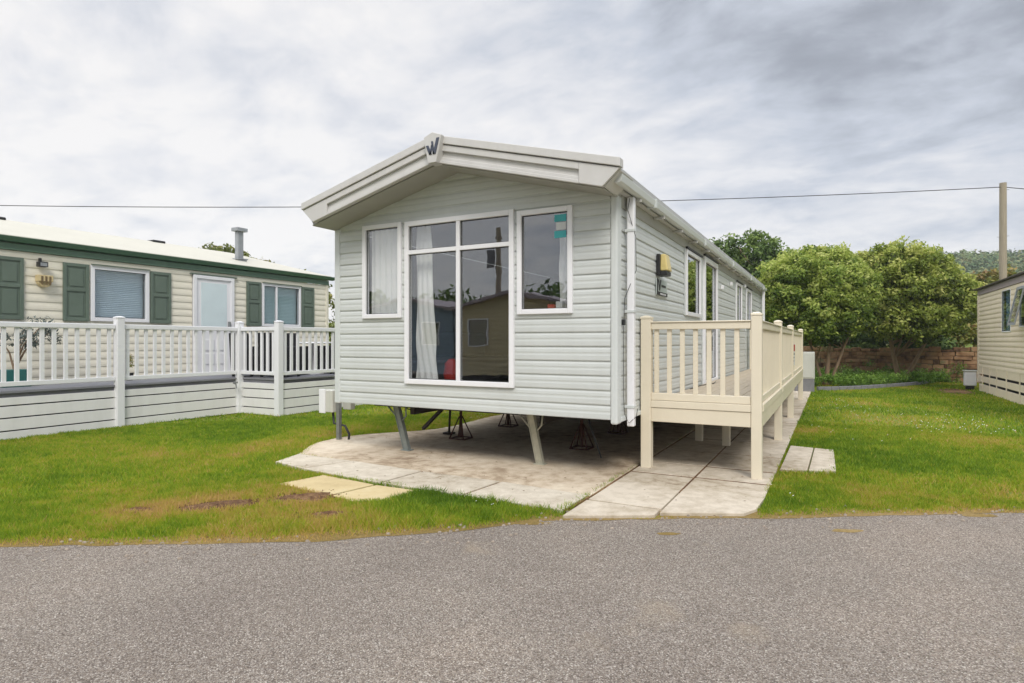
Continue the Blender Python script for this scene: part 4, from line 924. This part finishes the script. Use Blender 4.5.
rr = MB(); rr.prism([(RX - .10, 6.9, 2.96), (RX - .10, 6.9, 3.0), (RX + 1.8, 6.9, 3.42), (RX + 3.7, 6.9, 3.0), (RX + 3.7, 6.9, 2.96)], (0, 9.45, 0)); rr.build('roof', mat('dark brown roof edge', (.05, .04, .035), .6), rc, .01)
for h in RWN:
    wf = window(rc, mR, *h, .03, proud=.02); MB().bm(mR, h[0] + .03, h[1] - .03, -.08, -.06, h[2], h[3]).build('curtain', m_bluegl, wf)
cs = MB().hexa([mR(11.22, .03, 2.66), mR(11.73, .03, 2.66), mR(11.73, .045, 2.66), mR(11.22, .045, 2.66), mR(11.22, .03, 2.64), mR(11.73, .03, 2.64), mR(11.73, .045, 2.64), mR(11.22, .045, 2.64)])
op = MB()
def slat(a0, a1, z0_, z1_, d0, d1, t=.02): op.hexa([mR(a0, d0, z0_), mR(a1, d0, z0_), mR(a1, d0 + t, z0_), mR(a0, d0 + t, z0_), mR(a0, d1, z1_), mR(a1, d1, z1_), mR(a1, d1 + t, z1_), mR(a0, d1 + t, z1_)])
slat(11.16, 11.22, 1.82, 2.70, .22, .04); slat(11.74, 11.80, 1.82, 2.70, .22, .04); slat(11.22, 11.74, 1.82, 1.88, .22, .208); slat(11.22, 11.74, 2.64, 2.70, .052, .04)
oc = op.build('open_casement', m_flue, rc); MB().hexa([mR(11.22, .205, 1.88), mR(11.74, .205, 1.88), mR(11.74, .212, 1.88), mR(11.22, .212, 1.88), mR(11.22, .055, 2.64), mR(11.74, .055, 2.64), mR(11.74, .062, 2.64), mR(11.22, .062, 2.64)]).build('pane', m_glass, oc)
for i, (z0_, z1_) in enumerate(((.0, .22), (.285, .45), (.515, .70))):
    MB().bm(mR, 7.0, 16.1, -.015, .01, z0_, z1_).build('skirting_board', m_cream2, rc, .004)
up_ = MB()
for v in (15.6, 14.7, 13.9, 12.9, 11.7, 10.4, 9, 7.6): up_.bm(mR, v, v + .07, .0105, .025, .02, .72)
up_.build('skirting_batten', m_cream2, rc); MB().bm(mR, 7.0, 16.1, -.12, -.10, 0, .7).build('skirting_backing', m_dark, rc)
mt = MB().box(RX - .33, RX - .03, 16.3, 16.5, .12, .55); gb = thing('gas_box', (RX - .18, 16.4, 0), 'white plastic box at the far corner of the beige caravan', 'box')
mt.build('body', m_upvc, gb, .03); MB().box(RX - .35, RX - .01, 16.28, 16.52, .5501, .59).build('lid', m_grey, gb, .01); MB().box(RX - .28, RX - .08, 16.34, 16.46, 0, .12).build('foot', m_dark, gb)

# ------------------------------------------------------------------ poles and wires
FWD = Vector((-math.sin(YAW), math.cos(YAW), 0)); RT = Vector((math.cos(YAW), math.sin(YAW), 0))
def cp(x, y, dep): return Vector((CAM.x, CAM.y, 0)) + FWD * dep + RT * ((x - 512) / 596 * dep) + Vector((0, 0, CAM.z + (341.5 - y) / 596 * dep))
pb = cp(1003, 341, 27); ptop = cp(1003, 183, 27).z
pole = thing('telegraph_pole', (pb.x, pb.y, 0), 'weathered timber telegraph pole rising behind the beige caravan', 'pole')
MB().tube([(pb.x, pb.y, -.3), (pb.x, pb.y, 3), (pb.x, pb.y, ptop)], [.165, .15, .135], 16).build('shaft', m_wood, pole, smooth=False)
st_ = MB()
for (z, s) in ((ptop - .3, 1), (ptop - 2.4, 1), (ptop - 2.45, -1)): st_.tube([(pb.x, pb.y, z), (pb.x + s * .28 * RT.x, pb.y + s * .28 * RT.y, z)], .012, 6)
st_.build('step_bolt', m_galv, pole)
p2 = cp(-620, 341, 27); pole2 = thing('telegraph_pole', (p2.x, p2.y, 0), 'far telegraph pole carrying the other end of the overhead wire', 'pole')
MB().tube([(p2.x, p2.y, -.3), (p2.x, p2.y, 9.2)], [.18, .14], 14).build('shaft', m_wood, pole2)
pts = []
for k in range(61):
    x = 1003 - k * 27.05; s = (1003 - x) / 1623.
    y = 187 + .052 * (1003 - x) - .0000335 * (1003 - x) ** 2; pts.append(cp(x, y, 27))
wr = MB().tube(pts, .018, 6); tag(wr.build('overhead_wire', m_cable, None, smooth=True), 'dark overhead wire crossing the sky to the timber pole', 'wire')
pts = [cp(1003 + k * 20, 187 + k * 1.8 - .02 * k * k, 27) for k in range(14)]
tag(MB().tube(pts, .018, 6).build('overhead_wire', m_cable, None, smooth=True), 'short overhead wire leaving the timber pole towards the right edge', 'wire')

# ------------------------------------------------------------------ potted plants on the left deck
pl = thing('potted_olive', (-9.7, -1.2, .72), 'silvery olive bush in a teal pot on the white deck', 'potted plant')
MB().box(-9.85, -9.55, -1.40, -1.02, .72, 1.0).build('pot', m_teal, pl, .01)
q = MB(); cl_ = []
for k in range(9):
    a = random.uniform(0, 6.28); rr_ = random.uniform(.1, .5); h = random.uniform(.5, .85); tip = (-9.7 + rr_ * math.cos(a) * .6, -1.15 + rr_ * math.sin(a) + .15, 1.0 + h)
    q.tube([(-9.7, -1.2, .98), (-9.7 + (tip[0] + 9.7) * .3, -1.2 + (tip[1] + 1.2) * .3, 1.0 + h * .5), tip], [.016, .012, .004], 6); cl_.append((*tip, .15, 45, .6)); cl_.append((tip[0], tip[1] + .1, tip[2] - .12, .12, 25, .4))
q.build('stem', m_bark, pl); leafmesh('foliage', cl_, .045, m_leafO, pl, .22)
for i, (v, lb) in enumerate(((.42, 'small dark green potted plant on the white deck, left of two under the window'), (.60, 'small brown-green potted plant on the white deck, right of two under the window'))):
    t = thing('potted_plant', (-9.7, v, .72), lb, 'potted plant', 'small potted plants under the window'); MB().lathe((-9.7, v, .72), [(.045, 0), (.065, .14), (.06, .14)], 12).build('pot', m_dark, t)
    leafmesh('foliage', [(-9.7, v, 1.0 + .08 * j, .07, 40, .3 + .3 * i) for j in range(3)], .03, m_leafD if i == 0 else m_leafY, t, .3)

# ------------------------------------------------------------------ things across the road, seen in the window reflections
def back_cav(u0, u1, v0, v1, mm, label):
    t = thing('static_caravan', ((u0 + u1) / 2, (v0 + v1) / 2, 0), label, 'static caravan', 'caravans across the road')
    m = mapper('back', v1)
    h = [(u0 + .5, u0 + 1.3, 1.3, 2.2), (u1 - 1.4, u1 - .6, 1.3, 2.2)]
    siding(m, u0, u1, .3, 2.6, .15, h, None, PROF2).build('wall', mm, t)
    e = MB(); e.box(u0, u0 + .03, v0, v1 - .02, .3, 2.6); e.box(u1 - .03, u1, v0, v1 - .02, .3, 2.6); e.box(u0, u1, v0, v0 + .03, .3, 2.6); e.build('wall', mm, t)
    cx_ = (u0 + u1) / 2; MB().prism([(u0 - .15, v0 - .2, 2.55), (cx_, v0 - .2, 3.05), (u1 + .15, v0 - .2, 2.55), (u1 + .15, v0 - .2, 2.65), (cx_, v0 - .2, 3.15), (u0 - .15, v0 - .2, 2.65)], (0, v1 - v0 + .4, 0)).build('roof', m_purple, t)
    MB().prism([(u0, v1 - .03, 2.6), (u1, v1 - .03, 2.6), (cx_, v1 - .03, 3.04)], (0, .02, 0)).build('gable', mm, t)
    for q in h: window(t, m, *q, .05)
back_cav(-9.6, -5.2, -21, -11.5, m_khaki, 'khaki static caravan across the road, mirrored in the front windows')
back_cav(-14.6, -10.2, -22, -12.2, m_bluewall, 'blue-grey static caravan across the road, mirrored in the front windows')
back_cav(-1.5, 2.2, -24, -14.5, m_cream2, 'pale static caravan across the road behind the viewer')
pole3 = thing('telegraph_pole', (-9.9, -15, 0), 'telegraph pole across the road, mirrored in the tall front window', 'pole')
MB().tube([(-9.9, -15, -.2), (-9.9, -15, 6.0)], [.14, .10], 12).build('shaft', m_wood, pole3); MB().box(-10.05, -9.75, -15.06, -14.94, 5.6, 5.68).build('cross_arm', m_wood, pole3); MB().tube([(-10.2, -14.9, 4.4), (-10.2, -14.9, 5.1)], .16, 12).build('transformer', m_greyd, pole3)
tr_ = []
for k in range(260):
    tr_.append((random.uniform(-60, 40), random.uniform(-75, -45), random.uniform(.5, 6.5) , 2.4, 60, random.uniform(.1, .6)))
tag(leafmesh('wood', tr_, .45, m_leafD, None), 'belt of dark trees far across the road', 'trees', None, 'stuff')

# ------------------------------------------------------------------ hills and woodland
hl = MB(); nx_, ny_ = 60, 22
def hill_h(X, D):   # X lateral, D depth from the camera axis
    f = max(0, min(1, (D - 75) / 125)); f = f * f * (3 - 2 * f)
    top = 20.5 + .030 * X + 2.2 * mnoise.noise(Vector((X * .02, D * .02, 5)))
    lat = max(0, min(1, (X + 10) / 60)); lat = lat * lat * (3 - 2 * lat)
    return -1 + (top + 1) * f * (.42 + .58 * lat)
for i in range(nx_ + 1):
    X = -60 + 380 * i / nx_
    for j in range(ny_ + 1):
        D = 70 + 200 * j / ny_; P_ = Vector((CAM.x, CAM.y, 0)) + FWD * D + RT * X; hl.v.append((P_.x, P_.y, hill_h(X, D)))
for i in range(nx_):
    for j in range(ny_):
        a = i * (ny_ + 1) + j; hl.f.append((a, a + ny_ + 1, a + ny_ + 2, a + 1))
hill = struct('hills', hl, m_ground); hill.data.shade_smooth()
cl_ = []
for k in range(2300):
    D = 80 + 150 * random.random() ** 1.1; X = random.uniform(D * .30, D * .98)
    h = hill_h(X, D)
    if h < 1: continue
    P_ = Vector((CAM.x, CAM.y, 0)) + FWD * D + RT * X; r = random.uniform(2.2, 4.6); tn = random.uniform(.1, .95)
    for q in range(1): cl_.append((P_.x + random.uniform(-1, 1), P_.y + random.uniform(-1, 1), h + r * .5 + random.uniform(-.3, .8), r, 190, tn))
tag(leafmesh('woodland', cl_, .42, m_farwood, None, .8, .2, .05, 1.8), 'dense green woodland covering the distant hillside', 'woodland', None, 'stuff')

# ------------------------------------------------------------------ grass
def inpoly(x, y, poly):
    r = np.zeros(len(x), bool); n = len(poly); j = n - 1
    for i in range(n):
        xi, yi = poly[i]; xj, yj = poly[j]
        c = ((yi > y) != (yj > y)) & (x < (xj - xi) * (y - yi) / (yj - yi + 1e-12) + xi); r ^= c; j = i
    return r
ex = np.array([q[0] for q in edge]); ey_ = np.array([q[1] for q in edge])
EXC = [PAD, [(-.05, -1.3), (1.40, -.70), (1.41, 14.4), (-.05, 14.4)], [(-3.86, -.98), (-3.27, -1.09), (-2.06, -1.2), (-.05, -1.25), (-.05, -.5), (-4.02, -.5)],
       [(1.42, 1.42), (1.96, 1.62), (1.95, 3.05), (1.42, 3.12)], [(-2.97, -1.64), (-2.21, -1.74), (-1.88, -1.77), (-1.63, -1.60), (-1.61, -1.23), (-2.88, -1.19)], [(DU2 - .02, DJ), (DU2 - .02, 6.2), (-15, 6.2), (-15, -7), (DU - .02, -7), (DU - .02, DJ)], [(RX - .02, 6.9), (10, 6.9), (10, 16.4), (RX - .02, 16.3)]]
def shrink(P, k=.045):
    cx0 = sum(p[0] for p in P) / len(P); cy0 = sum(p[1] for p in P) / len(P); o = []
    for p in P:
        d = math.hypot(p[0] - cx0, p[1] - cy0); f = 1 - k / d if abs(p[0]) < 6 else 1; o.append((cx0 + (p[0] - cx0) * f, cy0 + (p[1] - cy0) * f))
    return o
EXC = [shrink(P, .0 if i == 4 else .045) for i, P in enumerate(EXC)]
def vnoise(x, y, s, seed):    # cheap value noise with numpy
    xs_, ys_ = x * s + 100, y * s + 100; xi, yi = np.floor(xs_).astype(int), np.floor(ys_).astype(int); fx, fy = xs_ - xi, ys_ - yi
    fx = fx * fx * (3 - 2 * fx); fy = fy * fy * (3 - 2 * fy)
    def h(a, b): 
        q = np.sin(a * 127.1 + b * 311.7 + seed * 17.3) * 43758.5453; return q - np.floor(q)
    return (h(xi, yi) * (1 - fx) + h(xi + 1, yi) * fx) * (1 - fy) + (h(xi, yi + 1) * (1 - fx) + h(xi + 1, yi + 1) * fx) * fy
def scatter(n, d0, d1):
    ang = RNG.uniform(-.78, .78, n); d = d0 * (d1 / d0) ** RNG.random(n) if False else np.sqrt(RNG.random(n) * (d1 ** 2 - d0 ** 2) + d0 ** 2)
    X = np.tan(ang) * d / np.sqrt(1 + 0 * d); X = d * np.sin(ang) * 1.0; D = d * np.cos(ang)
    x = CAM.x + FWD.x * D + RT.x * X; y = CAM.y + FWD.y * D + RT.y * X
    k = y > np.interp(x, ex, ey_) - .06 + .10 * vnoise(x, y, 3, 9)
    for p_ in EXC: k &= ~inpoly(x, y, p_)
    for (a, b, rx, ry, an) in SOIL:
        ca, sa = math.cos(an), math.sin(an); dx, dy = x - a, y - b; u_ = (dx * ca + dy * sa) / rx; v_ = (-dx * sa + dy * ca) / ry
        k &= ~((u_ ** 2 + v_ ** 2 < .15 + 1.3 * vnoise(x, y, 11, 12)) & (RNG.random(len(x)) > .06))
    k &= y < 20.1
    return x[k], y[k], d[k]
GX, GY, GD = [], [], []
for (n, a, b) in ((330000, 3.6, 7), (330000, 7, 12), (260000, 12, 26)):
    x, y, d = scatter(n, a, b); GX.append(x); GY.append(y); GD.append(d)
x, y, d = map(np.concatenate, (GX, GY, GD)); n = len(x)
edged = y - np.interp(x, ex, ey_)
patch = .55 * vnoise(x, y, .8, 1) + .30 * vnoise(x, y, 2.3, 2) + .15 * vnoise(x, y, 7, 3)
keep = (patch < .70 + .25 * RNG.random(n)) & (RNG.random(n) < np.clip(.25 + edged * 3.0, .12, 1)); x, y, d, edged, patch = x[keep], y[keep], d[keep], edged[keep], patch[keep]; n = len(x)
h = (.020 + .024 * RNG.random(n)) * (.6 + .6 * vnoise(x, y, 1.5, 4) + .7 * vnoise(x, y, 9, 5) ** 2)
tuft = ((x > -1.55) & (x < .05) & (y < -1.05) & (y > -2.6)); h[tuft] *= 1.7
h *= np.clip(.5 + edged * 2, .4, 1)
wd = .0016 + .00062 * d
tone = .38 + 1.15 * (patch - .46) + .17 * RNG.normal(size=n) + .35 * (vnoise(x, y, 13, 8) - .5) + .42 * np.exp(-np.clip(edged, 0, None) / .09)
tone -= .18 * tuft
soil_near = np.zeros(n)
for (a, b, rx, ry, an) in SOIL[:4]: soil_near += np.exp(-(((x - a) ** 2 + (y - b) ** 2) / .16))
tone += .30 * soil_near + np.where(RNG.random(n) < .05, .35, 0)
tone = np.clip(tone, 0, 1)
az = RNG.uniform(0, 2 * math.pi, n); lean = h * RNG.uniform(.3, 1.3, n); la = RNG.uniform(0, 2 * math.pi, n)
V = np.zeros((n, 3, 3), np.float32); cx_, sx_ = np.cos(az) * wd, np.sin(az) * wd
V[:, 0] = np.stack([x - cx_, y - sx_, np.full(n, -.012)], 1); V[:, 1] = np.stack([x + cx_, y + sx_, np.full(n, -.012)], 1); V[:, 2] = np.stack([x + np.cos(la) * lean, y + np.sin(la) * lean, h], 1)
me = bpy.data.meshes.new('grass'); me.vertices.add(3 * n); me.vertices.foreach_set('co', V.ravel()); me.loops.add(3 * n); me.loops.foreach_set('vertex_index', np.arange(3 * n, dtype=np.int32)); me.polygons.add(n)
me.polygons.foreach_set('loop_start', np.arange(0, 3 * n, 3, dtype=np.int32)); me.polygons.foreach_set('loop_total', np.full(n, 3, dtype=np.int32)); me.update()
at = me.attributes.new('tone', 'FLOAT', 'POINT'); at.data.foreach_set('value', np.repeat(tone, 3).astype(np.float32)); me.validate(); me.materials.append(m_grassb)
go = bpy.data.objects.new('grass', me); COL.objects.link(go); tag(go, 'short patchy lawn grass around the caravans', 'grass', None, 'stuff')
# daisies
x, y, d = scatter(2600, 5, 17); k = (vnoise(x, y, .45, 6) + .5 * vnoise(x, y, 2.5, 16) > .80); x, y, d = x[k], y[k], d[k]
ds = MB()
for a, b, e in zip(x, y, d):
    if b < np.interp(a, ex, ey_) + .3: continue
    r = .005 + .00025 * e; z = .045
    ds.poly([(a + r * math.cos(t), b + r * math.sin(t), z + r * .5 * math.sin(t + 1)) for t in (0, 1.05, 2.1, 3.14, 4.2, 5.25)])
tag(ds.build('daisies', mat('daisy petal', (.75, .75, .7), .7), None, recalc=False), 'scattered white daisies in the lawn', 'daisies', None, 'stuff')
# stray chips and leaves on the road edge
ch = MB()
for k in range(500):
    i = random.randrange(20, len(edge) - 20); a = edge[i]; o_ = random.uniform(-.25, .12); xx, yy = a[0] + random.uniform(-.3, .3) + .5 * -o_, a[1] + o_; r = random.uniform(.004, .014)
    ch.hexa([(xx - r, yy - r, .0), (xx + r, yy - r * .6, .0), (xx + r * .8, yy + r, .0), (xx - r, yy + r * .7, .0), (xx - r * .6, yy - r * .6, r), (xx + r * .5, yy - r * .5, r * .9), (xx + r * .4, yy + r * .5, r), (xx - r * .5, yy + r * .5, r * .8)])
tag(ch.build('gravel', mat('loose gravel', (.32, .27, .22), .9, .5, 30), None), 'loose gravel chips along the road edge', 'gravel', None, 'stuff')

lt = MB()
for k in range(170):
    xx, yy = random.uniform(-4.2, 1.3), random.uniform(-1.0, 5.0) if k % 3 else random.uniform(-.9, .8); rr_ = random.uniform(.006, .02); a = random.uniform(0, 6.28)
    lt.poly([(xx + rr_ * math.cos(a), yy + rr_ * math.sin(a), .034), (xx - .5 * rr_ * math.sin(a), yy + .5 * rr_ * math.cos(a), .038), (xx - rr_ * math.cos(a), yy - rr_ * math.sin(a), .034), (xx + .5 * rr_ * math.sin(a), yy - .5 * rr_ * math.cos(a), .036)])
tag(lt.build('leaf_litter', mat('dry leaf', (.16, .10, .05), .9, .5, 20), None, recalc=False), 'dry leaf bits scattered on the concrete pad', 'leaf litter', None, 'stuff')
# ------------------------------------------------------------------ haze
hz = MB().box(-120, 330, -110, 330, -3, 62); hm = bpy.data.materials.new('haze'); hm.use_nodes = True; t = hm.node_tree; t.nodes.clear()
ho = t.nodes.new('ShaderNodeOutputMaterial'); pv = t.nodes.new('ShaderNodeVolumePrincipled'); pv.inputs['Color'].default_value = (.86, .90, .96, 1); pv.inputs['Density'].default_value = .0007; t.links.new(pv.outputs[0], ho.inputs['Volume'])
tag(hz.build('haze', hm), 'thin pale haze fading the far hillside', 'haze', None, 'stuff')
